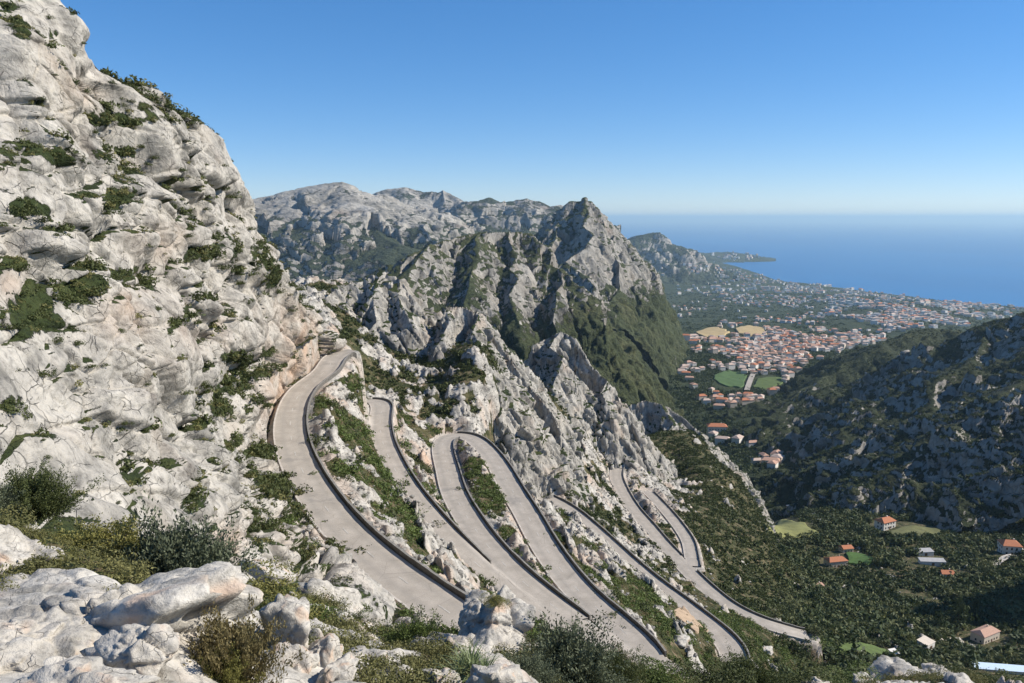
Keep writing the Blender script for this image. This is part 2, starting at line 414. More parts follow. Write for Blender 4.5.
# ------------------------------------------------------------ mountains from ridge lines
def resample_(L, step):
    q = np.concatenate([[0], np.cumsum(np.linalg.norm(np.diff(L, axis=0), axis=1))]); n = max(3, int(q[-1]/step)+1)
    u = np.linspace(0, q[-1], n); return np.stack([np.interp(u, q, L[:, k]) for k in range(3)], 1)
def mountain(name, ridges, pxr, Yr, n, s, mat, seed, label, k2=.0, rockamp=1., gully=1., vegbias=0., veg_alt=None, zmin=-60, cartesian=None, cellst=(.5, .8, 1.2), dip=-.5, tid=2, cut=None):
    """ridges: list of (pts[(px,py,Y)...], slope)"""
    if cartesian:
        x0, x1, y0, y1 = cartesian
        XX, YY = np.meshgrid(np.linspace(x0, x1, n[1]), np.linspace(y0, y1, n[0]))
    else:
        Yv = np.exp(np.linspace(math.log(Yr[0]), math.log(Yr[1]), n[0])); Av = (np.linspace(pxr[0], pxr[1], n[1])-512)/F
        YY, AA = np.meshgrid(Yv, Av, indexing='ij'); XX = AA*YY
    shp = XX.shape; x = XX.ravel(); y = YY.ravel()
    p = np.stack([x, y, np.full_like(x, seed*31.)], 1)
    wx = fbm(p/(s*2.2), 4)*s*.55; wy = fbm(p/(s*2.2)+50, 4)*s*.55
    H = np.full(len(x), -1e4); DD = np.full(len(x), 1e9)
    for ri, (pts, sl) in enumerate(ridges):
        W = np.array([P(*q) for q in pts])
        if ri == 0 and not cartesian:
            W = resample_(W, s*.7); rj = np.random.default_rng(seed*50); W[1:-1, 2] += rj.normal(size=len(W)-2)*s*.05; W[1:-1, :2] += rj.normal(size=(len(W)-2, 2))*s*.15
        if ri:
            W = resample_(W, s*1.3); rj = np.random.default_rng(seed*50+ri); W[1:] += rj.normal(size=W[1:].shape)*s*np.array([.22, .22, .10])
        for i in range(len(W)-1):
            a, b_ = W[i, :2], W[i+1, :2]; L2 = ((b_-a)**2).sum()+1e-6
            # warp fades near the ridge itself so the skyline keeps its place
            t = np.clip(((x-a[0])*(b_[0]-a[0])+(y-a[1])*(b_[1]-a[1]))/L2, 0, 1)
            d0 = np.hypot(x-a[0]-t*(b_[0]-a[0]), y-a[1]-t*(b_[1]-a[1]))
            f = np.clip(d0/(s*(1.2 if ri == 0 else .25)), .12, 1)
            xx = x+wx*f; yy = y+wy*f
            t = np.clip(((xx-a[0])*(b_[0]-a[0])+(yy-a[1])*(b_[1]-a[1]))/L2, 0, 1)
            d = np.hypot(xx-a[0]-t*(b_[0]-a[0]), yy-a[1]-t*(b_[1]-a[1]))
            zr = W[i, 2]+t*(W[i+1, 2]-W[i, 2])
            sx = sl if np.isscalar(sl) else np.where((x-a[0]-t*(b_[0]-a[0])) < 0, sl[0], sl[1])
            h = zr-sx*d*(1-.25*np.clip(d/(s*9), 0, 1))
            m_ = h > H; H = np.where(m_, h, H); DD = np.where(m_, d, DD)
    g = fbm(p/(s*3.)+7, 4, True)
    A = np.clip(DD/(s*2.5), 0, 1)*gully
    H = H+A*(g-.15)*s*1.0
    if cut: H = H-np.maximum(0, 512+F*(x+wx*.5)/y-cut)/F*y*.85
    V = np.stack([x, y, H], 1); G = V.reshape(*shp, 3); N = grid_normals(G).reshape(-1, 3)
    amp = s*.2*rockamp*(.45+.55*np.clip(DD/(s*.5), 0, 1))
    r1, e1 = rocky(V, s*.8, seed, cellst, crack=.5, dip=dip)
    r2, e2 = rocky(V, s*.28, seed+5, cellst, crack=.5, dip=dip)
    steep0 = np.clip((1-N[:, 2])*2.5, .25, 1)
    V = V+N*((r1*amp*1.15+r2*amp*.24+fbm(V/(s*.3), 3)*s*.06)*steep0)[:, None]
    G = V.reshape(*shp, 3); N = grid_normals(G)
    nz = N[..., 2].ravel()
    # broad slope decides between rock and scrub
    vg = sst(nz, .55, .9)*.75+.55*fbm(V/(s*1.6)+11, 4)+vegbias+.12
    if veg_alt is not None: vg += sst(veg_alt[0]-V[:, 2], 0, veg_alt[1])*.8
    vg = np.clip(vg, 0, 1)
    F_ = grid_faces(*shp)
    keep = (V[F_].max(1)[:, 2]) > zmin
    st = sst(fbm(V/(s*1.4)+20, 3), .15, .45)*.35
    F_ = F_[keep]
    used, inv = np.unique(F_, return_inverse=True)
    me = mesh_np(name, V[used], inv.reshape(F_.shape), mat, True, dict(veg=vg[used], stain=st[used]))
    tag(link(name, me), label, name.replace('_', ' '), kind='structure')
    register(G, N, tid)
    return G, N, vg

# spires on the spur behind the road
mountain('limestone_crag', [([(322,300,330),(338,285,345),(362,281,352),(382,271,360),(400,278,358),(415,300,350),(425,335,340),(432,352,332)], 1.7), ([(382,271,360),(372,310,332),(360,345,310)], 1.2), ([(400,278,358),(408,320,330)], 1.3)],
         None, None, (230, 240), 11., MAT['crag'], 1, 'jagged grey crag at the left end of the spur above the road', cartesian=(-105, -15, 285, 400), zmin=430, tid=0, vegbias=-.12, gully=.8, rockamp=1.25)
mountain('limestone_crag', [([(441,322,335),(446,306,342),(462,306,345),(478,313,343),(497,340,335),(512,362,330),(530,386,325),(552,412,318),(560,430,312)], (3.2, 2.0)), ([(478,313,343),(478,345,318),(482,372,300)], 1.5), ([(446,306,342),(444,345,318),(452,365,305)], 1.6)],
         None, None, (240, 250), 10., MAT['crag'], 2, 'tall tilted fin of grey rock behind the hairpins', cartesian=(-48, 30, 270, 375), zmin=415, tid=0, vegbias=-.14, gully=.8, rockamp=1.25)
mountain('limestone_crag', [([(532,345,455),(545,338,460),(560,331,460),(575,338,455),(590,365,445),(607,380,435),(618,396,430),(640,436,420),(644,448,416)], (3., 2.0)), ([(560,331,460),(556,360,430),(560,390,405)], 1.5), ([(607,380,435),(604,400,418)], 1.8)],
         None, None, (240, 260), 11., MAT['crag'], 3, 'ribbed pyramid of grey rock on the middle of the spur', cartesian=(-15, 95, 375, 500), zmin=380, tid=0, vegbias=-.14, gully=.8, rockamp=1.25)
mountain('limestone_crag', [([(628,405,530),(645,400,530),(662,404,525),(680,415,520),(700,432,510),(718,455,500),(733,478,490),(742,496,480)], (2.8, 1.6)), ([(662,404,525),(668,430,500),(680,452,480)], 1.2), ([(700,432,510),(703,455,488)], 1.1)],
         None, None, (220, 250), 11., MAT['crag'], 4, 'low broken grey crag where the spur drops to the valley', cartesian=(55, 160, 440, 570), zmin=330, tid=0, vegbias=-.1, gully=.8, rockamp=1.25)
log('crags')
mountain('mountain', [([(330,300,900),(380,275,950),(400,262,1000),(430,243,1060),(456,236,1120),(480,232,1150),(500,231,1180),(520,231,1200),(537,233,1200),(550,252,1150),(570,280,1080),(580,286,1060),(592,298,1040),(602,318,1040),(610,345,1060)], (.8, 2.6)),
         ([(430,243,1060),(420,275,940),(400,300,860)], .9), ([(480,232,1150),(474,262,1020),(462,290,930),(470,320,850)], 1.), ([(510,231,1190),(505,262,1060),(518,300,940),(524,335,860)], (1.1, 1.7)),
         ([(560,268,1100),(556,300,960),(560,340,890)], (1.3, 2.2)), ([(608,318,1040),(590,345,960),(588,380,900)], (1.3, 2.4))],
         (300, 760), (760, 1700), (380, 430), 34., MAT['mount'], 5, 'grey ribbed mountain in the middle distance behind the spur', veg_alt=(455, 90), vegbias=.06, cut=632)
mountain('peaked_mountain', [([(520,240,1990),(540,236,1970),(556,222,1930),(566,211,1910),(577,199,1900),(585,197,1900),(592,201,1895),(603,213,1880),(604,216,1880),(614,234,1840)], (.95, 1.7)),
         ([(585,197,1900),(590,235,1700),(585,265,1550),(592,290,1430)], 1.4), ([(614,234,1840),(612,262,1680),(612,300,1520)], 1.9), ([(566,211,1910),(556,240,1780),(545,262,1700)], 1.2), ([(585,197,1900),(600,215,2100),(612,235,2300)], 1.4)],
         (480, 800), (1380, 2700), (330, 330), 50., MAT['mount'], 6, 'pointed grey peak rising above the coast', veg_alt=(430, 100), vegbias=-.04, cut=655)
mountain('limestone_massif', [([(200,215,3500),(230,205,3450),(245,200,3450),(268,196,3500),(290,192,3500),(308,188,3500),(322,184,3500),(332,182,3500),(341,182,3500),(350,187,3480),(362,196,3420),(380,206,3360),(396,217,3320),(412,228,3260),(424,233,3220),(433,240,3200)], .62),
         ([(341,182,3500),(352,215,3100),(380,232,2900),(400,245,2750)], .5), ([(290,192,3500),(300,222,3100),(330,240,2850)], .5), ([(245,200,3450),(255,230,3000)], .5)],
         (170, 560), (2300, 4300), (260, 300), 110., MAT['far'], 7, 'long grey limestone massif on the left skyline', veg_alt=(590, 170), vegbias=-.62, cellst=(1.6, 1, .5), dip=.3)
mountain('distant_mountain', [([(340,200,5000),(365,198,5000),(378,195,5000),(388,191,5000),(405,187,5000),(418,190,5000),(430,191,5000),(443,190,4980),(450,197,4950),(458,206,4900),(470,214,4850)], .6),
         ([(405,187,5000),(412,215,4500)], .5), ([(443,190,4980),(445,215,4500)], .6)],
         (300, 520), (4150, 6200), (170, 260), 140., MAT['far'], 8, 'bluish twin-topped mountain behind the left massif', veg_alt=(600, 120), vegbias=-.50, cellst=(1.2, 1, .6), dip=.3)
mountain('distant_mountain', [([(440,216,4500),(462,208,4500),(474,203,4500),(482,197,4500),(490,201,4500),(500,205,4480),(515,201,4450),(530,198,4400),(538,201,4400),(548,212,4400),(562,220,4400),(590,236,4400)], .5)],
         (410, 620), (3500, 5600), (170, 230), 120., MAT['far'], 9, 'dark wooded mountain left of the pointed peak', veg_alt=(560, 170), vegbias=-.32, cellst=(1.2, 1, .6), dip=.3)
mountain('headland', [([(615,245,7200),(630,238,7100),(640,234,7000),(650,233,7000),(657,231,7000),(663,236,7000),(670,246,6950),(682,256,6900)], .8), ([(600,250,7000),(640,247,6900),(680,258,7000)], .5)],
         (580, 760), (6000, 8300), (140, 240), 130., MAT['far'], 10, 'rocky headland peak standing over the bay', veg_alt=(150, 120), vegbias=-.05, cellst=(.7, 1, 1.2), dip=-.3)
mountain('headland', [([(640,255,10000),(680,254,10200),(705,252,10400),(722,252,10600),(738,253,10500),(750,256,10300),(756,259.5,10150)], .22)],
         (600, 775), (9200, 12500), (60, 200), 120., MAT['far'], 11, 'low cape reaching out into the bay', rockamp=.6, gully=.35, veg_alt=(60, 60), vegbias=.1, zmin=-5)
log('mountains')
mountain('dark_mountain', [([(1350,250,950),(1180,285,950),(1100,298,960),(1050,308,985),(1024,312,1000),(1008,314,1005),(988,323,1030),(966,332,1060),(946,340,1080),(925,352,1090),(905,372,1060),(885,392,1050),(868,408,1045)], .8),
         ([(1700,20,900),(1400,110,900)], 1.15), ([(988,323,1030),(960,372,900),(930,405,830)], .75), ([(1100,290,960),(1060,350,840),(1010,400,760)], .75)],  # first ridge here is out of view, added to cast shade leftward
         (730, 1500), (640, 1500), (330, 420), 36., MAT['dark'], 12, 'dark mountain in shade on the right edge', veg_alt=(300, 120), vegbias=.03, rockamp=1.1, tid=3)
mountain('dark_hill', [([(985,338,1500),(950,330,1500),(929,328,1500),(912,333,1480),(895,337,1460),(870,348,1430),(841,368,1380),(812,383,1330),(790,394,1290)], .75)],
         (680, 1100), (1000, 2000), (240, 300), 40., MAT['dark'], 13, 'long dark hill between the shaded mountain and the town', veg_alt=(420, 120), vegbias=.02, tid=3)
mountain('rocky_hill', [([(1300,290,560),(1150,392,590),(1060,418,610),(1024,422,620),(990,428,630),(955,433,640),(925,436,650),(900,441,660),(880,448,670),(862,462,675),(848,478,680),(838,492,690)], .8), ([(925,436,650),(915,470,600)], .7)],  # unseen right end of the ridge is raised to shade the slope
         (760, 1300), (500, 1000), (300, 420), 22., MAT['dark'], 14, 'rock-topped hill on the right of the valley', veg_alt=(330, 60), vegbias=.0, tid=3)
mountain('unseen_shadow_hill', [([(1300,328,364),(1300,326,374)], 2.6), ([(1300,326,368),(1700,318,362)], 2.6)],  # added hill out of view; its shadow makes the dark valley band
         (1050, 2200), (230, 520), (120, 160), 16., MAT['dark'], 15, 'unseen wooded hill added on the right to shade the near valley', vegbias=.6, tid=3, zmin=300)
log('right hills')

# ------------------------------------------------------------ left cliff
CC = [(-160,620,33),(-160,400,42),(-160,200,52),(-160,0,62),(-160,-150,70),(0,520,40),(0,460,43),(0,400,47),(0,300,54),(0,200,62),(0,100,70),(0,0,78),(0,-120,86),
 (60,520,42),(60,440,49),(100,560,40),(100,450,54),(100,350,64),(100,250,74),(100,150,84),(100,80,92),(60,0,86),
 (160,560,50),(200,640,50),(200,580,56),(200,500,68),(200,400,88),(200,300,105),(200,200,120),(200,130,128),(250,600,72),(250,540,80),(250,480,103),(250,400,140),(250,300,148),(250,230,152),
 (300,660,74),(300,600,84),(300,540,100),(290,500,122),(272,450,147),(266,420,165),(275,385,182),(300,350,195),(300,300,190),(318,350,212),(332,365,226),(335,420,226),(360,660,74),(360,600,84),(330,560,93)]
CC = np.array(CC, float)
cl_rbf = RBF(np.stack([CC[:, 0]/800, CC[:, 1]/800], 1), np.log(CC[:, 2]), 2e-4, (1, 1))
SIL = [(-140,-60),(-60,-30),(0,2),(12,16),(30,34),(50,68),(70,92),(80,104),(88,130),(98,152),(110,180),(125,203),(150,219),(180,231),(210,244),(240,260),(265,278),(290,290),(320,312),(345,326),(365,336),(400,350),(520,370),(700,420)]
nu, nv = 640, 780
tt = np.linspace(0, 1, nv)
pyv = -150+np.linspace(0, 1, nu)*840
silx = np.interp(pyv, [s[0] for s in SIL], [s[1] for s in SIL])
def cliff_grid():
    U = np.linspace(0, 1, nv)
    PX = -160+(silx[:, None]+160)*U[None]**.9
    PY = np.repeat(pyv[:, None], nv, 1)
    Yd = np.exp(cl_rbf(np.stack([PX.ravel()/800, PY.ravel()/800], 1))).reshape(PX.shape)
    a, q = ray(PX, PY)
    return np.stack([a*Yd, Yd, CZ+q*Yd], 2)
G = cliff_grid()
# carry on round the corner, behind the skyline
nb = 90
back = []
last = G[:, -1]; d1 = G[:, -1]-G[:, -12]
dirv = d1/np.linalg.norm(d1, axis=1)[:, None]
ang = np.linspace(0, 1, nb)
pcur = last.copy()
for k in range(nb):
    t = sst(ang[k], 0, .5)
    v = dirv*(1-t)+np.array([-.55, .75, -.32])*t
    v /= np.linalg.norm(v, axis=1)[:, None]
    pcur = pcur+v*(.35+1.1*ang[k]); back.append(pcur.copy())
G = np.concatenate([G, np.stack(back, 1)], 1)
shp = G.shape[:2]
for _ in range(6):
    G[1:-1] = .25*G[:-2]+.5*G[1:-1]+.25*G[2:]
N = -grid_normals(G)
if (N[..., 0]*1+N[..., 2]).mean() < 0: N = -N
CFLIP = (np.cross(np.gradient(G, axis=1), np.gradient(G, axis=0))*N).sum() > 0
Pc = G.reshape(-1, 3); Nc = N.reshape(-1, 3)
dist = Pc[:, 1]
near = np.clip(dist/100., .45, 1.3)
# strata shelves
hz = (Pc[:, 2]-CZ)+.22*Pc[:, 0]+.16*Pc[:, 1]+fbm(Pc/16., 3)*5
def shelf(t, w): 
    f = t/w-np.floor(t/w); return sst(np.where(f < .35, f/.35, (1-f)/.65), 0, 1)
sh = shelf(hz, 13.)*(.4+.9*sst(fbm(Pc/30.+3, 2), -.25, .25))
c1, e1 = rocky(Pc, 14., 3, (.7, .9, 1.2), crack=.45, tilt=1.7, dip=.5)
c2, e2 = rocky(Pc, 5.2, 4, (.6, .8, 1.2), crack=.5, dip=.5)
c3, e3 = rocky(Pc, 1.8, 6, (.7, 1, .9), crack=.55, dip=.3)
hN = Nc.copy(); hN[:, 2] *= .3; hN /= np.linalg.norm(hN, axis=1)[:, None]
silfade = np.concatenate([np.interp(np.linspace(0, 1, nv), [0, .93, 1], [1, 1, .5]), np.linspace(.5, 1, nb)])
silf = np.tile(silfade, shp[0])
rough_zone = .45+.55*sst(fbm(Pc/22.+70, 3), -.2, .25)
c1 = blur(c1, shp, 1)
c4, e4 = rocky(Pc, 9., 8, (.35, .8, 2.2), crack=.6, dip=.6); 
rz2 = rough_zone**2
disp = (sh*2.0-.8)*near*silf*.9+(c1*2.5+c4*1.5*rough_zone+c2*.75*rz2)*near*silf+c3*.34*near*rz2+fbm(Pc/.9, 3)*.08*near
Pc2 = Pc+hN*disp[:, None]
Dc, Zc = road_dist(Pc2[:, 0], Pc2[:, 1])
inr = (Dc < 4.7) & (Pc2[:, 2] > Zc-2) & (Pc2[:, 2] < Zc+9) & (Pc2[:, 1] < 222)
Pc2[:, 0] -= np.where(inr, (4.7-Dc)*1.15, 0)
G = Pc2.reshape(*shp, 3); N = grid_normals(G)
if not CFLIP: pass
up = np.abs(N[..., 2]).ravel()
pxc, pyc, dc = project(Pc2)
cv = .0+.95*sst(up, .62, .93)*sst(fbm(Pc2/7.+5, 3), -.32, .12)+.30*fbm(Pc2/5., 3)-.12
# shelves where the photograph shows scrub belts
VEG = [(22,24,20,10,.7),(45,36,26,9,.6),(8,6,16,6,.7),(120,119,56,9,1),(135,105,28,6,.6),(60,157,64,9,1),(20,150,26,9,.5),(120,150,30,6,.6),(128,194,26,8,1),(107,206,12,5,1),(20,208,22,12,1),(85,197,14,5,.6),
 (42,214,10,7,1),(208,255,34,9,1),(232,242,16,10,.6),(18,264,13,8,1),(95,283,15,8,1),(140,273,20,8,1),(62,292,38,14,1),(34,312,30,14,1),(15,330,18,14,1),(62,325,24,10,.6),(45,368,24,6,1),(85,360,12,5,.6),(12,405,20,12,1),
 (272,275,14,16,1),(262,250,10,12,.7),(240,270,14,8,.6),(230,392,22,12,1),(222,410,12,9,1),(250,372,26,10,.9),(235,356,18,6,.8),(268,350,12,8,.7),(262,447,10,9,1),(232,442,9,7,.9),(270,485,16,9,1),(286,478,10,8,.7),(262,400,9,8,.8),(12,490,50,22,.8),(300,500,14,10,.6),(215,330,10,8,.5),(180,395,7,6,.4),(305,290,10,14,.7),(250,300,18,8,.5)]
brk = .35+1.0*sst(fbm(Pc2/3.2+61, 3), -.18, .16)
for cx, cyy, rx, ry, s in VEG:
    cv = cv+brk*s*np.exp(-((pxc-cx)/rx)**2-((pyc-cyy)/ry)**2)
cv = np.clip(cv, 0, 1)
st = np.zeros(len(Pc2))
for cx, cyy, rx, ry, s in [(300,345,30,45,1.),(280,400,22,40,.9),(85,90,22,18,.5),(160,245,28,22,.6),(125,320,30,22,.6),(5,285,18,14,.6),(228,545,16,22,.9),(290,530,16,22,.6),(130,300,20,12,.5),(45,60,20,20,.3),(200,330,30,25,.4)]:
    st = st+s*np.exp(-((pxc-cx)/rx)**2-((pyc-cyy)/ry)**2)
st = np.clip(st*(.55+1.2*fbm(Pc2/5., 3))+.12*sst(fbm(Pc2/9.+30, 3), .1, .4), 0, 1)
fc = grid_faces(*shp)
nrm = np.cross(Pc2[fc[:, 1]]-Pc2[fc[:, 0]], Pc2[fc[:, 3]]-Pc2[fc[:, 0]])
if (nrm*Nc[fc[:, 0]]).sum() < 0: fc = fc[:, ::-1].copy()
me = mesh_np('cliff', Pc2, fc, MAT['cliff'], True, dict(veg=cv, stain=st))
tag(link('cliff', me), 'pale limestone cliff filling the left side above the road', 'cliff', kind='structure')
register(G, np.where((N*Nc.reshape(*shp, 3)).sum(2, keepdims=True) < 0, -N, N), 4)
CLV = cv
log('cliff')

# ------------------------------------------------------------ foreground ledge
LC = [(-200,560,14),(-200,760,6),(0,520,19),(0,560,15),(0,620,11),(0,683,8.6),(0,800,5.5),(60,548,18),(100,560,16.5),(100,620,11),(100,683,8.6),(180,610,13),(200,650,11),(200,683,9.5),(200,800,6),(250,620,20),(250,683,11),(300,602,30),(330,640,19),(330,683,12.5),(350,620,27),
 (400,650,20),(400,683,14),(470,640,22),(470,683,15),(470,800,9),(540,650,24),(540,683,18),(620,668,29),(620,690,25),(700,690,32),(700,760,20),(780,700,36),(860,690,38),(860,760,25),(940,682,42),(940,760,26),(1030,700,40),(1100,700,40),(1100,800,20),(600,800,12)]
LC3 = np.array([P(*q) for q in LC]); 
ext = []
for px_, y_, z_ in [(-250,30,-18),(0,30,-22),(100,30,-24),(200,45,-32),(300,48,-38),(400,48,-42),(500,48,-45),(600,52,-50),(700,58,-55),(850,62,-60),(1000,66,-62),(1150,66,-62)]:
    ext.append([(px_-512)/F*y_, y_, CZ+z_])
LC3 = np.vstack([LC3, np.array(ext)])
led = RBF(np.stack([LC3[:, 0]/LC3[:, 1], np.log(LC3[:, 1])], 1), (LC3[:, 2]-CZ)/LC3[:, 1], 1e-4)
Yv = np.exp(np.linspace(math.log(5.5), math.log(62), 420)); Av = (np.linspace(-220, 1130, 620)-512)/F
YY, AA = np.meshgrid(Yv, Av, indexing='ij'); XX = AA*YY; shp = XX.shape
x = XX.ravel(); y = YY.ravel()
z = CZ+y*led(np.stack([x/y, np.log(y)], 1))
V = np.stack([x, y, z], 1)
px, py, dd_ = project(V)
rockz = sst(fbm(V/2.4+4, 4)+.30*sst(-px, -230, -60)*sst(py, 560, 620)+.12*sst(py, 640, 670)*(px < 400), -.02, .18)
l1, e1 = rocky(V, 1.9, 11, (1.2, 1.2, .8), crack=.25, tilt=1.)
l2, e2 = rocky(V, .6, 12, (1.2, 1.2, .8), crack=.25)
V[:, 2] += (rockz*(.12+l1*.42+l2*.12)+fbm(V/.35, 4)*.05+(1-rockz)*fbm(V/1.1, 3)*.15)*np.clip(y/14, .6, 1.6)
G = V.reshape(*shp, 3); N = grid_normals(G)
me = mesh_np('ledge', V, grid_faces(*shp), MAT['near'], True, dict(veg=np.clip(.92-1.1*rockz, 0, 1), stain=.4*sst(fbm(V/1.3+8, 3), .1, .4)))
tag(link('ledge', me), 'rocky ledge in the foreground under the bushes and boulders', 'ledge', kind='structure')
register(G, N, 5)
LEDGE_V, LEDGE_R = V, rockz
log('ledge')

# ------------------------------------------------------------ what the camera sees where
SW, SH = 640, 430; SCL = 640/1024.
AV = np.vstack([s[0] for s in SMP]); AN = np.vstack([s[1] for s in SMP]); AT = np.concatenate([np.full(len(s[0]), s[2]) for s in SMP])
apx, apy, ad = project(AV)
ix = np.floor(apx*SCL).astype(int); iy = np.floor(apy*SCL).astype(int)
ok = (ix >= 0) & (ix < SW) & (iy >= 0) & (iy < SH) & (ad > 1)
oi = np.nonzero(ok)[0]; oi = oi[np.argsort(-ad[oi])]
ZB = np.full((SH, SW), -1, np.int64); ZB[iy[oi], ix[oi]] = oi
def seen(px, py, r=1):
    cx = int(px*SCL); cy = int(py*SCL); best = -1; bd = 1e9
    for yy in range(max(0, cy-r), min(SH, cy+r+1)):
        for xx in range(max(0, cx-r), min(SW, cx+r+1)):
            k = ZB[yy, xx]
            if k >= 0:
                d = abs(apx[k]-px)+abs(apy[k]-py)
                if d < bd: bd = d; best = k
    return best
def at(px, py, r=1):
    k = seen(px, py, r)
    return (AV[k].copy(), AN[k].copy(), ad[k], AT[k]) if k >= 0 else None
ZD = np.where(ZB >= 0, ad[np.maximum(ZB, 0)], 1e9)
def visible(Vp, tol=.06):
    a, b_, d = project(Vp); i = np.clip((a*SCL).astype(int), 0, SW-1); j = np.clip((b_*SCL).astype(int), 0, SH-1)
    return (a > -20) & (a < 1044) & (b_ > -20) & (b_ < 700) & (d < ZD[j, i]*(1+tol)+2)
log('zbuffer')

# ------------------------------------------------------------ roads as sheets, parapets
m, nt, b = newmat('worn_asphalt'); v = coords(nt)
u = attr(nt, 'across')
base = ramp(nt, noise(nt, v, .35, 6, .6), [(.3, (.33, .288, .235)), (.7, (.45, .395, .328))])
fine = ramp(nt, noise(nt, v, 6., 4, .7), [(.3, (.8, .8, .8)), (.7, (1.1, 1.1, 1.1))])
base = mix(nt, 1., base, fine, 'MULTIPLY')
trk = math_(nt, 'ABSOLUTE', math_(nt, 'SUBTRACT', math_(nt, 'ABSOLUTE', u), .5))
base = mix(nt, math_(nt, 'MULTIPLY', ramp(nt, trk, [(.0, (1, 1, 1)), (.28, (0, 0, 0))]), .42), base, (.26, .235, .20))
base = mix(nt, ramp(nt, noise(nt, coords(nt, (.5, .5, .5)), .16, 4, .7), [(.62, (0, 0, 0)), (.68, (.4, .4, .4))]), base, (.17, .16, .145))
cr = nt.nodes.new('ShaderNodeTexVoronoi'); cr.feature = 'DISTANCE_TO_EDGE'; cr.inputs['Scale'].default_value = .22; nt.links.new(v, cr.inputs['Vector'])
base = mix(nt, ramp(nt, cr.outputs['Distance'], [(0, (.35, .35, .35)), (.012, (0, 0, 0))]), base, (.13, .12, .10))
nt.links.new(base, b.inputs['Base Color']); b.inputs['Roughness'].default_value = .9
bump(nt, noise(nt, v, 9., 4, .7), .4, .03, b)
MAT['asphalt'] = m
MAT['line'] = plain('faded_white_paint', (.52, .49, .43), .8, .35, .6)
MAT['kerb'] = plain('pale_kerb_stone', (.48, .43, .37), .9, .3, .7, .03)
MAT['parapet'] = plain('weathered_parapet_stone', (.13, .118, .10), .9, .4, .8, .06)
MAT['coping'] = plain('dark_coping_stone', (.22, .205, .18), .9, .3, .8, .03)
def frame(L):
    t = np.gradient(L, axis=0); t[:, 2] = 0; t /= np.linalg.norm(t, axis=1)[:, None]
    n = np.stack([t[:, 1], -t[:, 0], t[:, 0]*0], 1)           # to the right of travel
    return t, n
def strip(L, offs, dz=0., zfun=None):
    t, n = frame(L); rows = []
    for o in offs: rows.append(L+n*o)
    G = np.stack(rows, 1)
    return G
def ribbon_obj(name, L, offs, dz, mat, attrs=True, parent=None):
    G = strip(L, offs); shp = G.shape[:2]; Vr = G.reshape(-1, 3).copy()
    _, Zf = road_dist(Vr[:, 0], Vr[:, 1]); Vr[:, 2] = Zf+dz
    f = grid_faces(*shp)
    nz = np.cross(Vr[f[:, 1]]-Vr[f[:, 0]], Vr[f[:, 3]]-Vr[f[:, 0]])[:, 2]
    if nz.sum() < 0: f = f[:, ::-1].copy()
    ac = np.tile(np.asarray(offs)/3.1, shp[0])
    me = mesh_np(name, Vr, f, mat, True, dict(across=ac))
    return link(name, me, parent)
RL = {'upper': 'top asphalt road curving out under the left cliff', 'second': 'second asphalt road down, swinging into the wide bottom bend', 'hairpin': 'asphalt hairpin folding back on itself in the centre',
      'middle': 'asphalt road below the hairpin, ending in a right-hand bend at the bottom', 'lower': 'narrow lower asphalt road descending towards the valley', 'branch': 'short asphalt branch joining the lower road from the right'}
PIECES = {}
def boxwall(L, o0, o1, z0, z1, skip=None):
    """closed wall section following a road: offsets o0..o1, heights z0..z1 above the road"""
    t, n = frame(L); _, Zf = road_dist(L[:, 0]+n[:, 0]*o0, L[:, 1]+n[:, 1]*o0)
    A = L+n*o0; B = L+n*o1
    ring = []
    jr = np.random.default_rng(len(L)); jh = np.repeat(jr.normal(size=len(L)//3+2)*.035, 3)[:len(L)]
    for Q, h in ((A, z0), (A, z1), (B, z1), (B, z0)):
        q = Q.copy(); q[:, 2] = Zf+h+(jh if h > .3 else 0); ring.append(q)
    R = np.stack(ring, 1); n_ = len(L); Vr = R.reshape(-1, 3)
    fs = []
    for i in range(n_-1):
        for k in range(4):
            a = i*4+k; b_ = i*4+(k+1) % 4
            fs.append((a, b_, b_+4, a+4))
    fs.append((0, 1, 2, 3)); e = (n_-1)*4; fs.append((e+3, e+2, e+1, e))
    return Vr, np.array(fs)
def resample(L, step):
    s = np.concatenate([[0], np.cumsum(np.linalg.norm(np.diff(L, axis=0), axis=1))]); n = max(2, int(s[-1]/step)+1)
    u = np.linspace(0, s[-1], n); return np.stack([np.interp(u, s, L[:, k]) for k in range(3)], 1)
for i, (k, r) in enumerate(ROADS.items()):
    L = resample(r['line'], .8); h = r['w']/2
    r['L'] = L
    o = ribbon_obj('road', L, np.linspace(-h, h, 9), .02+.004*i, MAT['asphalt']); tag(o, RL[k], 'road', kind='structure')
def clearof(L, me_k, o, lim=3.4):
    """keep only the points of an edge that are not on another road"""
    t, n = frame(L); Q = L+n*o; keep = np.ones(len(L), bool)
    for k, r in ROADS.items():
        R = r['L']
        if k == me_k:
            for i in range(len(L)):
                d = np.hypot(R[:, 0]-Q[i, 0], R[:, 1]-Q[i, 1]).min()
                if d < abs(o)-.6: keep[i] = False
        else:
            for i in range(len(L)):
                if np.hypot(R[:, 0]-Q[i, 0], R[:, 1]-Q[i, 1]).min() < lim: keep[i] = False
    return keep
def runs(keep, mn=8):
    out = []; i = 0
    while i < len(keep):
        if keep[i]:
            j = i
            while j < len(keep) and keep[j]: j += 1
            if j-i >= mn: out.append((i, j))
            i = j
        else: i += 1
    return out
PL = {'upper': ['dark stone parapet on the outer edge of the top road'], 'second': ['dark stone parapet along the second road down'],
      'hairpin': ['dark stone parapet wrapped round the central hairpin'],
      'middle': ['dark stone parapet along the road below the hairpin'], 'lower': ['dark stone parapet along the lower road'], 'branch': ['dark stone parapet along the short branch road']}
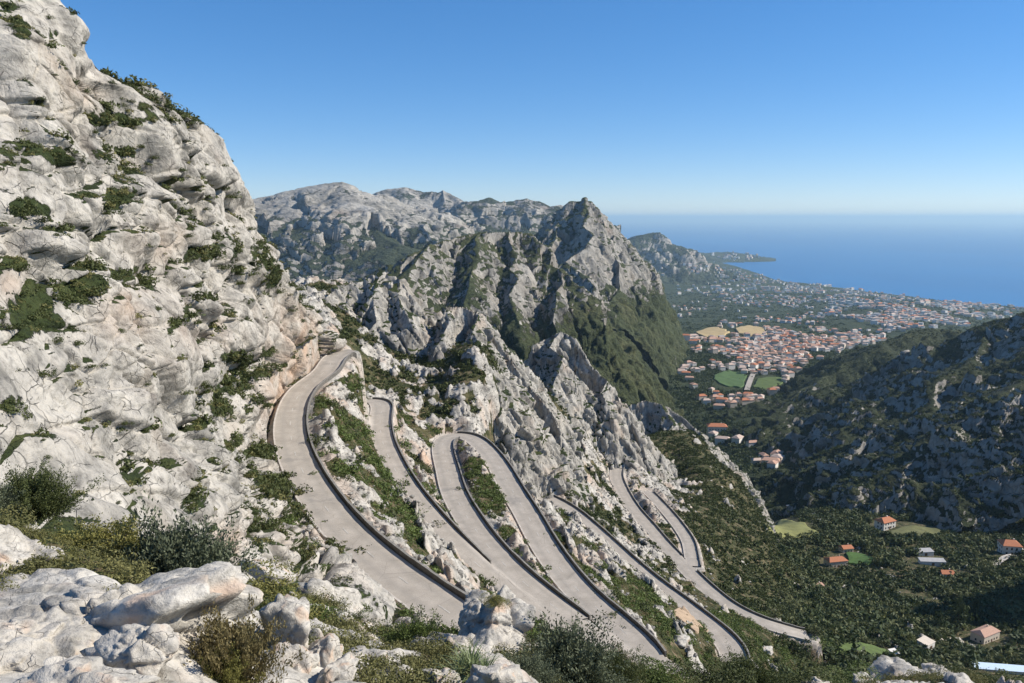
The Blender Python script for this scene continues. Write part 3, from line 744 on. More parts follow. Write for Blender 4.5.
# side: +1 = right of travel
SIDES = {'upper': -1, 'second': -1, 'hairpin': 1, 'middle': -1, 'lower': -1, 'branch': -1}
for k, r in ROADS.items():
    L = r['L']; t, n = frame(L); mid = len(L)//2
    for side in (-1, 1):
        o = side*(r['w']/2+.25); keep = clearof(L, k, o)
        # which side falls away? the downhill / right-hand-in-picture side carries the parapet
        Q = L+n*side
        outer = (Q[:, 0]-L[:, 0])*1.0+(Q[:, 1]-L[:, 1])*.35 > -.05
        if k == 'hairpin': outer = outer
        for (a, b_) in runs(keep & outer, 10):
            pts = L[a:b_]
            Vr, f = boxwall(pts, o, o+side*.30, -.6, .62)
            t_ = bpy.data.objects.new('parapet_wall', None); C.objects.link(t_); t_.location = pts[len(pts)//2]
            off = np.array(t_.location)
            c = pts[len(pts)//2]; pxx = project(c[None])
            me = mesh_np('masonry', Vr-off, f, MAT['parapet']); link('masonry', me, t_)
            Vr2, f2 = boxwall(pts, o-side*.03, o+side*.33, .623, .70)
            me = mesh_np('coping', Vr2-off, f2, MAT['coping']); link('coping', me, t_)
            r.setdefault('par', []).append((t_, c, b_-a))
        for (a, b_) in runs(keep & ~outer, 8):
            pts = L[a:b_]
            Vr, f = boxwall(pts, side*(r['w']/2), side*(r['w']/2+.3), -.4, .14)
            me = mesh_np('kerb', Vr, f, MAT['kerb']); ko = link('kerb', me)
            r.setdefault('ker', []).append((ko, pts[len(pts)//2], b_-a))
ORD = ['longest', 'second longest', 'third longest', 'fourth longest', 'fifth longest', 'sixth longest']
for k, r in ROADS.items():
    ps = sorted(r.get('par', []), key=lambda x: -x[2])
    for i, (o, c, n_) in enumerate(ps):
        s = PL[k][0] if len(ps) == 1 else PL[k][0]+', '+ORD[min(i, 5)]+' stretch'
        tag(o, s, 'parapet', 'parapets edging the switchback road')
    ks = sorted(r.get('ker', []), key=lambda x: -x[2])
    rn = {'upper': 'top road', 'second': 'second road down', 'hairpin': 'central hairpin', 'middle': 'road below the hairpin', 'lower': 'lower road', 'branch': 'short branch road'}[k]
    for i, (o, c, n_) in enumerate(ks):
        tag(o, 'low pale kerb on the inner edge of the '+rn+('' if len(ks) == 1 else ', '+ORD[min(i, 5)]+' stretch'), 'kerb', 'kerbs edging the switchback road')
# dashed centre line, worn
for k in ('upper', 'second', 'hairpin', 'middle'):
    L = ROADS[k]['L']; vs = []; fs = []
    t, n = frame(L); i = 6
    while i < len(L)-6:
        seg = L[i:i+4]; nn = n[i:i+4]
        for s in (-.06, .06):
            q = seg+nn*s; vs.append(q)
        b_ = len(vs)*4-8
        for j in range(3): fs.append((b_+j, b_+j+1, b_+4+j+1, b_+4+j))
        i += 12
    Vr = np.vstack(vs); _, Zf = road_dist(Vr[:, 0], Vr[:, 1]); Vr[:, 2] = Zf+.05
    f = np.array(fs); nz = np.cross(Vr[f[:, 1]]-Vr[f[:, 0]], Vr[f[:, 3]]-Vr[f[:, 0]])[:, 2]; f[nz < 0] = f[nz < 0][:, ::-1]
    tag(link('road_marking', mesh_np('road_marking', Vr, f, MAT['line'])), 'worn dashed centre line on the '+{'upper': 'top road', 'second': 'second road down', 'hairpin': 'central hairpin', 'middle': 'road below the hairpin'}[k], 'road marking', kind='structure')
log('roads')

# ------------------------------------------------------------ vegetation templates
def leaf_cloud(n, size, seed, flat=.75, up=.3, shell=.55, lobes=5, elong=1.6):
    """leaf-sized faces through the volume of a lumpy crown, unit radius, base at z=0"""
    r = np.random.default_rng(seed)
    cen = r.normal(size=(lobes, 3))*np.array([.42, .42, .25]); rad = r.uniform(.42, .72, lobes)
    k = r.integers(0, lobes, n)
    d = r.normal(size=(n, 3)); d /= np.linalg.norm(d, axis=1)[:, None]
    rr = rad[k]*(shell+(1-shell)*r.random(n)**.6)
    p = cen[k]+d*rr[:, None]
    p[:, 2] = np.abs(p[:, 2]*flat)+(.02)
    nn = d*.7+r.normal(size=(n, 3))*.5+np.array([0, 0, up]); nn /= np.linalg.norm(nn, axis=1)[:, None]
    a = np.cross(nn, r.normal(size=(n, 3))); a /= np.linalg.norm(a, axis=1)[:, None]; b = np.cross(nn, a)
    s = size*r.uniform(.6, 1.3, n)[:, None]
    V = np.stack([p-a*s*elong*.6, p-b*s*.45+a*s*.1, p+a*s*elong*.6, p+b*s*.45], 1).reshape(-1, 3)
    f = np.arange(n*4).reshape(-1, 4)
    tint = np.repeat(np.clip(r.random(n)*.6+.4*r.random(lobes)[k], 0, 1), 4)
    # dark woody heart, kept well inside the leaves
    return V, f, tint
def blades(n, seed, length=1., spread=.7, width=.02, droop=.25, bundles=None, segs=3):
    r = np.random.default_rng(seed); V = []; Fc = []; T = []
    if bundles: bd = r.normal(size=(bundles, 2))*.16
    for i in range(n):
        az = r.uniform(0, 2*math.pi); tilt = abs(r.normal())*spread*.55 if not bundles else r.uniform(0, spread)
        L = length*r.uniform(.55, 1.05); w = width*r.uniform(.7, 1.3)
        b0 = np.array([*(bd[r.integers(bundles)] if bundles else r.normal(size=2)*.10), 0.])
        dh = np.array([math.cos(az), math.sin(az), 0]); sd = np.array([-dh[1], dh[0], 0.])
        base = len(V); 
        for j in range(segs+1):
            t = j/segs; th = tilt+droop*t*t
            p = b0+(dh*math.sin(th)+np.array([0, 0, 1])*math.cos(th))*L*t
            ww = w*(1-t*.92)*(1 if j else .7)
            V += [p-sd*ww, p+sd*ww]
        for j in range(segs): Fc.append((base+2*j, base+2*j+1, base+2*j+3, base+2*j+2))
        T += [np.clip(r.random()*.7, 0, 1)+.3*j/segs for j in range(segs+1) for _ in (0, 1)]
    return np.array(V), np.array(Fc), np.array(T)
def branchy(n_br, n_leaf, seed, lsize=.035, upright=.5, H=1.):
    """upright twigs carrying needle-like leaves: rosemary, lentisk, juniper"""
    r = np.random.default_rng(seed); n = n_br*n_leaf; b = np.repeat(np.arange(n_br), n_leaf)
    az = r.uniform(0, 2*math.pi, n_br); th = r.uniform(0, 1.3, n_br)*(1.15-upright*.5)
    d = np.stack([np.sin(th)*np.cos(az), np.sin(th)*np.sin(az), np.cos(th)*.95], 1)
    L = H*r.uniform(.6, 1.05, n_br); start = np.c_[r.normal(size=(n_br, 2))*.16, np.zeros(n_br)]; bt = r.random(n_br)*.5; curve = r.normal(size=(n_br, 3))*.16
    t = .2+.8*r.random(n)**.75
    p = start[b]+d[b]*(L[b]*t)[:, None]+curve[b]*(t*t)[:, None]+r.normal(size=(n, 3))*.04
    ld = d[b]*.7+np.array([0, 0, .45])*upright+r.normal(size=(n, 3))*.55; ld /= np.linalg.norm(ld, axis=1)[:, None]
    sd_ = np.cross(ld, r.normal(size=(n, 3))); sd_ /= np.linalg.norm(sd_, axis=1)[:, None]
    l = (lsize*r.uniform(.8, 1.8, n))[:, None]; w_ = lsize*.3
    V = np.stack([p-sd_*w_*.4, p+ld*l*.5+sd_*w_, p+ld*l, p+ld*l*.5-sd_*w_], 1).reshape(-1, 3)
    V[:, 2] = np.maximum(V[:, 2], 0)
    T = np.repeat(np.clip(bt[b]+.5*r.random(n)*t, 0, 1), 4)
    return V, np.arange(n*4).reshape(-1, 4), T
MAT['shrub_dark'] = leaf_mat('shrub_leaves_dark', (.022, .030, .009), (.078, .09, .028))
MAT['shrub_olive2'] = leaf_mat('olive_scrub_leaves', (.045, .05, .016), (.15, .14, .05))
MAT['shrub_green'] = leaf_mat('shrub_leaves_green', (.034, .050, .012), (.105, .135, .034))
MAT['shrub_grey'] = leaf_mat('rosemary_leaves', (.035, .045, .024), (.13, .145, .085))
MAT['shrub_olive'] = leaf_mat('olive_yellow_leaves', (.05, .055, .014), (.19, .175, .05), tip=(.26, .20, .08))
MAT['shrub_dry'] = leaf_mat('dry_heather', (.07, .06, .025), (.20, .16, .07), tip=(.24, .13, .07))
MAT['fan'] = leaf_mat('fan_palm_leaves', (.06, .08, .03), (.22, .26, .12), .45)
MAT['tree'] = leaf_mat('pine_needles', (.014, .022, .009), (.055, .072, .024))
MAT['tree2'] = leaf_mat('oak_leaves', (.018, .028, .010), (.075, .088, .03))
MAT['tree3'] = leaf_mat('olive_tree_leaves', (.035, .046, .016), (.13, .135, .052))
MAT['bark'] = plain('bark', (.10, .075, .05), .9, .3, .3)
def thing_mesh(name, tpl, mat): V_, f_, t_ = tpl; return mesh_np(name, V_, f_, mat, False, dict(tint=t_))

def merged(name, tpls, pos, scl, mat, label, cat, tilt=None, zs=1.):
    """many copies of a few templates as ONE object (stuff)"""
    n = len(pos); k = rng.integers(0, len(tpls), n); ang = rng.uniform(0, 2*math.pi, n)
    tnt = rng.random(n)
    Vs, Fs, Ts = [], [], []; off = 0
    for ti, (TV, TF, TT) in enumerate(tpls):
        idx = np.nonzero(k == ti)[0]
        if not len(idx): continue
        c, s = np.cos(ang[idx])[:, None], np.sin(ang[idx])[:, None]
        x = TV[None, :, 0]*c-TV[None, :, 1]*s; y = TV[None, :, 0]*s+TV[None, :, 1]*c; z = np.broadcast_to(TV[None, :, 2]*zs, x.shape)
        W = np.stack([x, y, z], 2)*scl[idx][:, None, None]+pos[idx][:, None, :]
        Vs.append(W.reshape(-1, 3))
        f = TF[None]+(np.arange(len(idx))*len(TV))[:, None, None]+off; Fs.append(f.reshape(-1, TF.shape[1])); off += len(idx)*len(TV)
        Ts.append(np.clip(TT[None]*.55+tnt[idx][:, None]*.5, 0, 1).ravel())
    me = mesh_np(name, np.vstack(Vs), np.vstack(Fs), mat, False, dict(tint=np.concatenate(Ts)))
    return tag(link(name, me), label, cat, kind='stuff')

cl_s = [leaf_cloud(80, .20, 100+i, lobes=3, shell=.8) for i in range(6)]
cl_far = [leaf_cloud(22, .45, 150+i, lobes=4) for i in range(6)]
# scrub on the hillside, thick where the ground is not rock and clear of the roads
area = HY**2                                               # polar cells grow with distance squared
def pick(w, n): 
    w = w/w.sum(); return rng.choice(len(w), n, replace=True, p=w)
Hflat = HG.reshape(-1, 3)
pxh, pyh, dh = project(Hflat)
vis = visible(Hflat, .04) & (pyh < 700)
dens = sst(HV, .5, .95)*sst(HD, 4.3, 5.8)*sst(fbm(Hflat/5.+90, 3), -.16, .12)
OPEN = [(790,527,27,10),(857,561,22,8),(862,653,44,9),(915,530,38,9),(700,602,26,12),(676,612,18,8)]
for cx, cy_, rx, ry in OPEN: dens *= 1-.999*(np.hypot((pxh-cx)/rx, (pyh-cy_)/ry) < 1)
valleyside = sst(pxh, 770, 830)
w = area*dens*vis
i1 = pick(w*(1-valleyside), 23000)
near_i = i1[HY[i1] < 260]; far_i = i1[HY[i1] >= 260]
def jit(V, s): return V+rng.normal(size=V.shape)*np.array([s, s, 0])
def sizes(n, a, b): return a+(b-a)*rng.random(n)**2
merged('scrub', cl_s, jit(Hflat[near_i], .3)-[0, 0, .1], sizes(len(near_i), .45, 1.5), MAT['shrub_green'], 'low green scrub growing between the road loops', 'scrub')
sel = rng.random(len(far_i)) < .75
merged('scrub', cl_far, jit(Hflat[far_i[sel]], .5)-[0, 0, .1], sizes(sel.sum(), .6, 1.7), MAT['shrub_dark'], 'dark green maquis covering the slope beyond the lower roads', 'scrub')
i2 = pick(area*sst(HV, .35, .8)*sst(HD, 4.5, 6)*vis*(HY < 260), 3500)
merged('dry_grass', cl_s, jit(Hflat[i2], .3)-[0, 0, .1], sizes(len(i2), .3, .7), MAT['shrub_dry'], 'dry brownish tufts between the green scrub beside the roads', 'dry grass')
# rubble between the roads
def stone(seed, n=2):
    r = np.random.default_rng(seed)
    import bmesh
    bm = bmesh.new(); bmesh.ops.create_icosphere(bm, subdivisions=n, radius=1.)
    pl = r.normal(size=(11, 3)); pl /= np.linalg.norm(pl, axis=1)[:, None]; dl = r.uniform(.55, .95, 11)
    V_ = np.array([v.co[:] for v in bm.verts]); F_ = np.array([[v.index for v in f.verts] for f in bm.faces]); bm.free()
    s = np.max((V_@pl.T)/dl[None], axis=1); V_ = V_/np.maximum(s, .95)[:, None]
    return V_*np.array([1, .8, .65]), F_, np.zeros(len(V_))
st_t = [stone(i, 1) for i in range(6)]
i3 = pick(area*(sst(HROCK, .2, .7)+.25*np.exp(-((HD-6)/2.)**2)+.03)*sst(HD, 4.6, 5.5)*vis*(HY < 420), 6500)
o = merged('rubble', st_t, jit(Hflat[i3], .3), sizes(len(i3), .12, .85), MAT['crag'], 'pale limestone rubble strewn over the slope between the roads', 'rubble')
log('scrub')

# shrubs standing alone: templates shared, one object each
leafy = [thing_mesh('shrub', leaf_cloud(420, .12, 200+i, lobes=6), MAT['shrub_dark']) for i in range(4)]
leafy_g = [thing_mesh('shrub', leaf_cloud(420, .12, 210+i, lobes=6), MAT['shrub_green']) for i in range(4)]
cands = []
cm = CLV
Cflat = [s for s in SMP if s[2] == 4][0][0]; Cn = [s for s in SMP if s[2] == 4][0][1]
visc = visible(Cflat, .03)
pxc, pyc, dcc = project(Cflat)
isc = (ZB[np.clip((pyc*SCL).astype(int), 0, SH-1), np.clip((pxc*SCL).astype(int), 0, SW-1)] >= 0) & visc & (pxc > -10) & (pyc > -10) & (pyc < 560)
ANC = np.linalg.norm(np.cross(np.roll(Cflat, -1, 0)-Cflat, np.roll(Cflat, -(nv+nb), 0)-Cflat), axis=1); ANC = np.minimum(ANC, 1.)
wc = ANC*isc*(sst(CLV, .45, .85)+.012)
ci = pick(wc, 3000)
hc = rng.random(len(ci)) < .5
merged('ledge_scrub', cl_s, Cflat[ci[hc]]-Cn[ci[hc]]*.05, sizes(hc.sum(), .35, 1.3)*np.clip(dcc[ci[hc]]/90, .5, 1.2), MAT['shrub_dark'], 'dark green scrub along the ledges of the cliff', 'scrub', zs=1.1)
merged('ledge_scrub', cl_s, Cflat[ci[~hc]]-Cn[ci[~hc]]*.05, sizes((~hc).sum(), .3, .9)*np.clip(dcc[ci[~hc]]/90, .5, 1.2), MAT['shrub_olive2'], 'olive-brown scrub mixed along the ledges of the cliff', 'scrub', zs=1.)
spots = [(60,20,7),(82,40,6),(65,66,6),(55,72,6),(41,95,7),(85,88,8),(60,8,7),(47,14,7),(8,16,8),(130,98,7),(160,106,7),(178,110,7),(231,191,13),(218,218,8),(180,196,8),(164,186,9),(140,143,8),(182,168,7),(205,162,6),(107,206,15),(22,205,20),(38,215,15),(5,222,8),
 (140,273,19),(95,283,20),(17,263,16),(157,304,10),(197,317,11),(170,331,9),(118,328,9),(50,288,22),(66,292,17),(30,310,18),(80,297,13),(10,320,16),(55,335,14),(75,340,10),(40,368,14),(50,369,13),(90,362,9),(10,400,22),(26,408,16),(45,454,9),(115,500,7),(170,400,9),(147,381,7),(188,388,11),(170,432,8),(128,420,7),(198,424,6),(230,386,15),(222,408,15),(212,398,12),(205,382,10),(232,440,13),(262,443,14),(250,368,14),(240,357,11),(262,352,10),
 (268,484,14),(284,474,11),(265,402,11),(258,258,11),(270,272,13),(277,287,10),(205,250,13),(215,258,13),(222,265,9),(196,262,12),(240,280,9),(300,285,10),(310,300,11),(284,508,10),(290,545,10),(243,336,8),(120,190,11),(136,198,10),(186,233,8),(206,207,6),(250,226,8),(259,239,9),(268,256,9),(148,62,7),(152,243,7)]
SHL = 'round dark green shrub rooted in the pale left cliff'
def put_shrub(px, py, size, pool, label, group, sink=.3, jitter=1., name='shrub'):
    q = at(px, py+size*.35, 1)
    if q is None: return None
    p, n, d, t = q
    s = size*.5*d/F*1.3
    o = link(name, random.choice(pool), None, tuple(p-np.array([0, 0, s*sink])), random.uniform(0, 6.28), (s*random.uniform(.9, 1.2), s*random.uniform(.9, 1.2), s*random.uniform(.85, 1.2)))
    return tag(o, label, 'shrub', group)
for k_ in pick(ANC*isc*(sst(CLV, .15, .6)+.05), 110):
    spots.append((pxc[k_], pyc[k_], rng.uniform(4, 9)))
for x_, y_, s_ in spots: put_shrub(x_, y_, s_, leafy, SHL, 'shrubs dotted over the left cliff')
# roadside shrubs (largest ones seen between the loops)
rs = [(776,636,15),(790,642,17),(803,643,17),(816,638,16),(828,645,16),(812,628,12),(820,634,13),(798,650,16),(838,650,15),(338,405,15),(345,418,13),(352,431,12),(325,397,14),(349,392,12),(362,425,17),(354,380,14),(310,412,14),(322,432,17),(328,448,15),(340,440,14),(335,462,14),(345,472,13),(358,450,17),(362,480,13),(368,492,13),(378,500,13),(385,510,13),(330,420,13),(392,425,11),(403,440,13),(415,452,13),(423,465,12),(410,470,12),(420,480,12),(400,398,12),(428,440,11),
 (484,578,15),(518,603,9),(466,486,11),(480,500,12),(492,512,10),(486,478,10),(500,492,10),(498,522,12),(508,535,11),(520,548,11),(530,560,12),(540,572,12),(470,470,10),(455,518,8),(536,520,9),(548,530,11),(560,545,10),(574,560,11),(585,540,10),(590,575,12),(600,560,11),(612,588,13),(622,598,11),(634,600,15),(645,607,13),(655,612,15),(668,610,12),(640,590,10),(598,590,11),(615,612,12),(628,622,11),(662,632,12),(690,636,12),(706,646,10),
 (630,548,9),(640,560,10),(652,565,9),(665,575,9),(600,520,9),(612,530,9),(585,505,8),(570,490,8),(556,480,8),(640,540,9),(690,590,9),(712,612,10),(722,618,9),(745,640,13),(755,634,12),(768,640,13),(780,646,15),(800,640,14),(315,470,10),(322,480,10),(316,540,12),(330,546,12),(342,575,13),(352,590,14),(312,512,9),(300,488,9),(340,548,9),(322,562,9),(372,610,13),(362,604,12),(505,640,9),(425,505,12),(440,520,11),(400,480,14),(436,494,10),(392,486,12),(412,505,11),(350,458,18),(368,466,15)]
for x_, y_, s_ in rs:
    put_shrub(x_, y_, s_*1.1, leafy_g if random.random() < .6 else leafy, 'rounded green shrub on the slope between the road loops', 'shrubs between the road loops')
log('shrubs')

# ------------------------------------------------------------ trees in the valley
def trunk_mesh(name, h=1., r=.06):
    a = np.linspace(0, 2*math.pi, 7)[:-1]; V = []; Fs = []
    for j, (z_, rr) in enumerate([(0, 1.3), (.3, 1.), (.7, .75), (1., .35)]):
        V += [(math.cos(t)*r*rr, math.sin(t)*r*rr, z_*h) for t in a]
    for j in range(3):
        for i in range(6): Fs.append((j*6+i, j*6+(i+1) % 6, (j+1)*6+(i+1) % 6, (j+1)*6+i))
    V = V+[]; 
    # two limbs
    for ang in (0.6, 2.9, 4.6):
        b0 = len(V); dv = np.array([math.cos(ang)*.5, math.sin(ang)*.5, .75])
        for t in (0, 1):
            c = np.array([0, 0, .5*h])+dv*t*h*.6; rr = r*(.5-.35*t)
            V += [tuple(c+np.array([math.cos(q)*rr, math.sin(q)*rr, 0])) for q in (0, 2.1, 4.2)]
        for i in range(3): Fs.append((b0+i, b0+(i+1) % 3, b0+3+(i+1) % 3, b0+3+i))
    return mesh_np(name, np.array(V), np.array(Fs), MAT['bark'])
def shift(tpl, z, sx=1., sz=1.): 
    V_, f_, t_ = tpl; V_ = V_*np.array([sx, sx, sz])+np.array([0, 0, z]); return V_, f_, t_
trunks = [trunk_mesh('trunk') for _ in range(1)]
crown_t = [shift(leaf_cloud(300, .15, 300+i, flat=1.0, lobes=7), .35) for i in range(5)]
crowns = [thing_mesh('crown', c, [MAT['tree'], MAT['tree2'], MAT['tree3']][i % 3]) for i, c in enumerate(crown_t)]
conif_t = []
for i in range(3):
    r = np.random.default_rng(400+i); lay = []
    for j in range(9):
        zc = .35+j*.2; rad = .85*(1-j/9.5)
        V_, f_, t_ = leaf_cloud(60, .15, 410+10*i+j, flat=.2, lobes=5); V_ = V_*np.array([rad, rad, 1.])*1.1+np.array([0, 0, zc]); lay.append((V_, f_, t_))
    off = 0; Vs = []; Fs = []; Ts = []
    for V_, f_, t_ in lay: Vs.append(V_); Fs.append(f_+off); Ts.append(t_); off += len(V_)
    conif_t.append((np.vstack(Vs), np.vstack(Fs), np.concatenate(Ts)))
conifs = [thing_mesh('crown', c, MAT['tree']) for c in conif_t]
ntree = 0
def put_tree(p, s, kind='tree', label=None, group=None, pool=None):
    global ntree
    ntree += 1
    e = bpy.data.objects.new(kind, None); C.objects.link(e); e.location = tuple(p); e.rotation_euler = (0, 0, random.uniform(0, 6.28)); e.scale = (s, s, s*random.uniform(.85, 1.15))
    tag(e, label, 'tree', group)
    link('trunk', trunks[0], e, sc=(1, 1, .9)); link('crown', random.choice(pool or crowns), e)
    return e
# named conifers seen clearly
for x_, y_, h_ in [(958,628,34),(975,622,26),(938,632,20)]:
    q = at(x_, y_, 3)
    if q is not None: put_tree(q[0], h_*q[2]/F/2.1, 'conifer_tree', {958: 'broad layered conifer standing over the brown-roofed house', 975: 'conifer just right of the broad layered one', 938: 'smaller conifer just left of the broad layered one'}[x_], 'conifers near the brown-roofed house', conifs)
for x_, y_ in [(800,642),(811,643),(820,648),(792,648),(806,654),(830,652),(783,641),(816,634)]:
    q = at(x_, y_, 2)
    if q is not None: put_tree(q[0]-[0, 0, .6], random.uniform(1.8, 2.7), 'tree', 'dark rounded evergreen tree standing where the lower road runs into the woods', 'evergreen trees at the foot of the lower road')
# visible samples of the valley, nearest first become things
w = HY**2*(sst(pxh, 760, 830))*vis*(pyh > 440)*sst(fbm(Hflat/30.+33, 3)+.22, -.1, .15)*sst(HD, 6, 8)
for cx, cy_, rx, ry in OPEN+[(885,526,20,9),(835,562,20,9),(975,640,40,9),(925,645,14,9),(1000,673,35,9),(1008,552,14,8),(925,562,28,9),(848,549,10,6)]: w = w*(1-.999*(np.hypot((pxh-cx)/(rx*.95), (pyh-cy_)/(ry*.95)) < 1))
ti = pick(w, 6200); tp = jit(Hflat[ti], 1.); td = tp[:, 1]
ordr = np.argsort(td); 
spacing = []; chosen = []; rest = []
for j in ordr:
    if len(chosen) < 285 and all((tp[j, 0]-tp[c, 0])**2+(tp[j, 1]-tp[c, 1])**2 > 16 for c in chosen[-120:]): chosen.append(j)
    else: rest.append(j)
for j in chosen: put_tree(tp[j]-[0, 0, .3], random.uniform(1.5, 3.), 'tree', 'dark rounded evergreen tree among the near valley woods', 'evergreen trees in the near valley')
rest = np.array(rest); crown_lo = [shift(leaf_cloud(70, .30, 330+i, flat=1.0, lobes=6), .25) for i in range(6)]
ha = rng.random(len(rest)) < .55
merged('woods', crown_lo, tp[rest[ha]]-[0, 0, .3], sizes(ha.sum(), 1.1, 4.6), MAT['tree'], 'mass of small dark trees filling the valley floor', 'woods')
merged('woods', crown_lo, tp[rest[~ha]]-[0, 0, .3], sizes((~ha).sum(), .9, 4.), MAT['tree3'], 'lighter olive-green trees mixed through the valley woods', 'woods')
# far valley
Vf = V2; pxv, pyv_, dv_ = project(Vf); visv = visible(Vf, .03)
FM = np.ones(len(Vf))
for cx, cy_, rx, ry in [(731,382,20,10),(768,383,19,9),(749,332,20,7),(712,334,19,7),(802,477,24,6),(800,488,20,9),(855,356,14,6)]: FM *= 1-.999*(np.hypot((pxv-cx)/rx, (pyv_-cy_)/ry) < 1)
w = FM*Vf[:, 1]**2*visv*(Vf[:, 1] < 1900)*sst(fbm(Vf/70.+3, 3)+.25, -.1, .1)
ti = pick(w, 7000)
merged('woods', cl_far, jit(Vf[ti], 3.)-[0, 0, .3], sizes(len(ti), 2., 4.6), MAT['tree'], 'distant dark woods spread round the village at the valley mouth', 'woods', zs=1.3)
w = FM*Vf[:, 1]**2*visv*(Vf[:, 1] > 1300)*(Vf[:, 1] < 5500)*(Vf[:, 2] > 3)*sst(fbm(Vf/160.+13, 3)+.1, -.1, .1)
ti = pick(w, 5500)
merged('woods', cl_far, jit(Vf[ti], 6.)-[0, 0, .5], sizes(len(ti), 4., 9.), MAT['tree'], 'far dark woods scattered through the town and plain', 'woods', zs=.9)
# scrub trees on the right-hand hills
RS = [s for s in SMP if s[2] == 3]; RV = np.vstack([s[0] for s in RS]); RN = np.vstack([s[1] for s in RS])
vr = visible(RV, .03)
w = RV[:, 1]**2*vr*sst(RN[:, 2], .6, .85)*sst(fbm(RV/40.+8, 3)+.15, -.1, .15)*(RV[:, 1] < 1600)
ti = pick(w, 7000)
merged('hill_scrub', cl_far, jit(RV[ti], 1.)-[0, 0, .2], sizes(len(ti), 1., 2.6), MAT['tree'], 'dark scrub dotted over the shaded right-hand hills', 'scrub')
log('trees', ntree)

# ------------------------------------------------------------ fields
MATF = {'green': plain('grass_field', (.09, .125, .032), .9, .3, 3.), 'bright': plain('lawn', (.07, .13, .028), .9, .25, 2.), 'yellow': plain('dry_meadow', (.19, .19, .065), .9, .25, 6.), 'tan': plain('bare_earth_field', (.42, .31, .15), .9, .15, 20.), 'dark': plain('green_pitch', (.07, .12, .035), .9, .2, 8.), 'earth': plain('orange_earth', (.38, .275, .18), .95, .2, 2.), 'brown': plain('brown_field', (.2, .16, .09), .9, .2, 5.), 'olive': plain('rough_pasture', (.13, .13, .05), .9, .3, 6.)}
def field(poly, mat, label, lift=.6, thick=None):
    """polygon in the picture -> patch draped over the ground it is seen on"""
    c = np.mean(np.array(poly, float), 0); q = at(*c, 3)
    if q is None: log('field miss', label); return
    corners = []
    for x_, y_ in poly:
        k = at(x_, y_, 3)
        if k is None: continue
        corners.append(k[0])
    C3 = np.array(corners); cen = C3.mean(0)
    # plane fitted to the ground
    A_ = np.c_[C3[:, :2]-cen[:2], np.ones(len(C3))]; co, *_ = np.linalg.lstsq(A_, C3[:, 2], rcond=None)
    n = len(C3); rings = 14; Vv = [cen.copy()]; 
    dense = []
    for i in range(n):
        for t in np.linspace(0, 1, 8, endpoint=False): dense.append(C3[i]*(1-t)+C3[(i+1) % n]*t)
    dense = np.array(dense); m_ = len(dense)
    fr = np.random.default_rng(int(poly[0][0])); dense = cen+(dense-cen)*(1+fr.normal(size=(m_, 1))*.10)
    for _ in range(1): dense = .25*np.roll(dense, 1, 0)+.5*dense+.25*np.roll(dense, -1, 0)
    for k in range(1, rings+1): Vv += list(cen+(dense-cen)*k/rings)
    Vv = np.array(Vv)
    zl = np.zeros(len(Vv))
    zl = land_height(Vv[:, 0], Vv[:, 1])[0]
    Vv[:, 2] = zl+lift
    outer = Vv[-m_:].copy(); outer[:, 2] -= lift+6; Vv = np.vstack([Vv, outer])
    f3 = [(0, 1+i, 1+(i+1) % m_) for i in range(m_)]
    f4 = [(1+(k-1)*m_+i, 1+k*m_+i, 1+k*m_+(i+1) % m_, 1+(k-1)*m_+(i+1) % m_) for k in range(1, rings+1) for i in range(m_)]
    f3 = np.array(f3); f4 = np.array(f4)
    nz = np.cross(Vv[f4[:m_, 1]]-Vv[f4[:m_, 0]], Vv[f4[:m_, 3]]-Vv[f4[:m_, 0]])[:, 2].sum()
    if nz < 0: f4 = f4[:, ::-1].copy(); f3 = f3[:, ::-1].copy()
    tag(link('field', mesh_np('field', Vv, [f3, f4], mat, True)), label, 'field', kind='structure')
field([(766,518),(780,517),(800,523),(817,532),(812,537),(790,537),(770,530)], MATF['yellow'], 'yellow-green meadow at the foot of the slope', .9)
field([(846,554),(858,553),(876,558),(880,562),(862,567),(848,564)], MATF['bright'], 'bright green lawn beside the orange-roofed farmhouse', .9)
field([(826,645),(850,645),(880,650),(896,656),(888,661),(850,656),(828,654)], MATF['green'], 'green paddock among the bushes at the bottom', .9)
field([(882,534),(915,526),(960,522),(970,528),(940,536),(900,541)], MATF['olive'], 'rough olive pasture below the rock-topped hill', .9)
field([(780,474),(800,471),(822,473),(818,480),(790,484)], MATF['green'], 'small green field at the village', 1.2)
field([(784,486),(815,478),(818,483),(795,497),(784,494)], MATF['brown'], 'brown earth field below the village', 1.2)
field([(716,375),(729,371),(746,375),(743,386),(733,389),(715,383)], MATF['dark'], 'dark green sports field in the town', 2.)
field([(757,378),(782,377),(781,386),(764,390),(753,388)], MATF['green'], 'lighter green sports field in the town', 2.)
field([(733,329),(748,327),(764,330),(766,335),(750,337),(738,335)], MATF['tan'], 'tan oval field above the town', 4.)
field([(695,333),(715,328),(728,331),(727,336),(713,339),(700,336)], MATF['tan'], 'tan irregular field left of the oval one', 4.)
field([(845,358),(858,352),(868,353),(862,360),(850,362)], MATF['yellow'], 'pale yellow field behind the dark hill', 3.)
field([(672,614),(684,609),(697,620),(707,632),(697,633),(682,622)], MATF['earth'], 'patch of bare orange earth beside the road below the hairpin', .45)
log('fields')

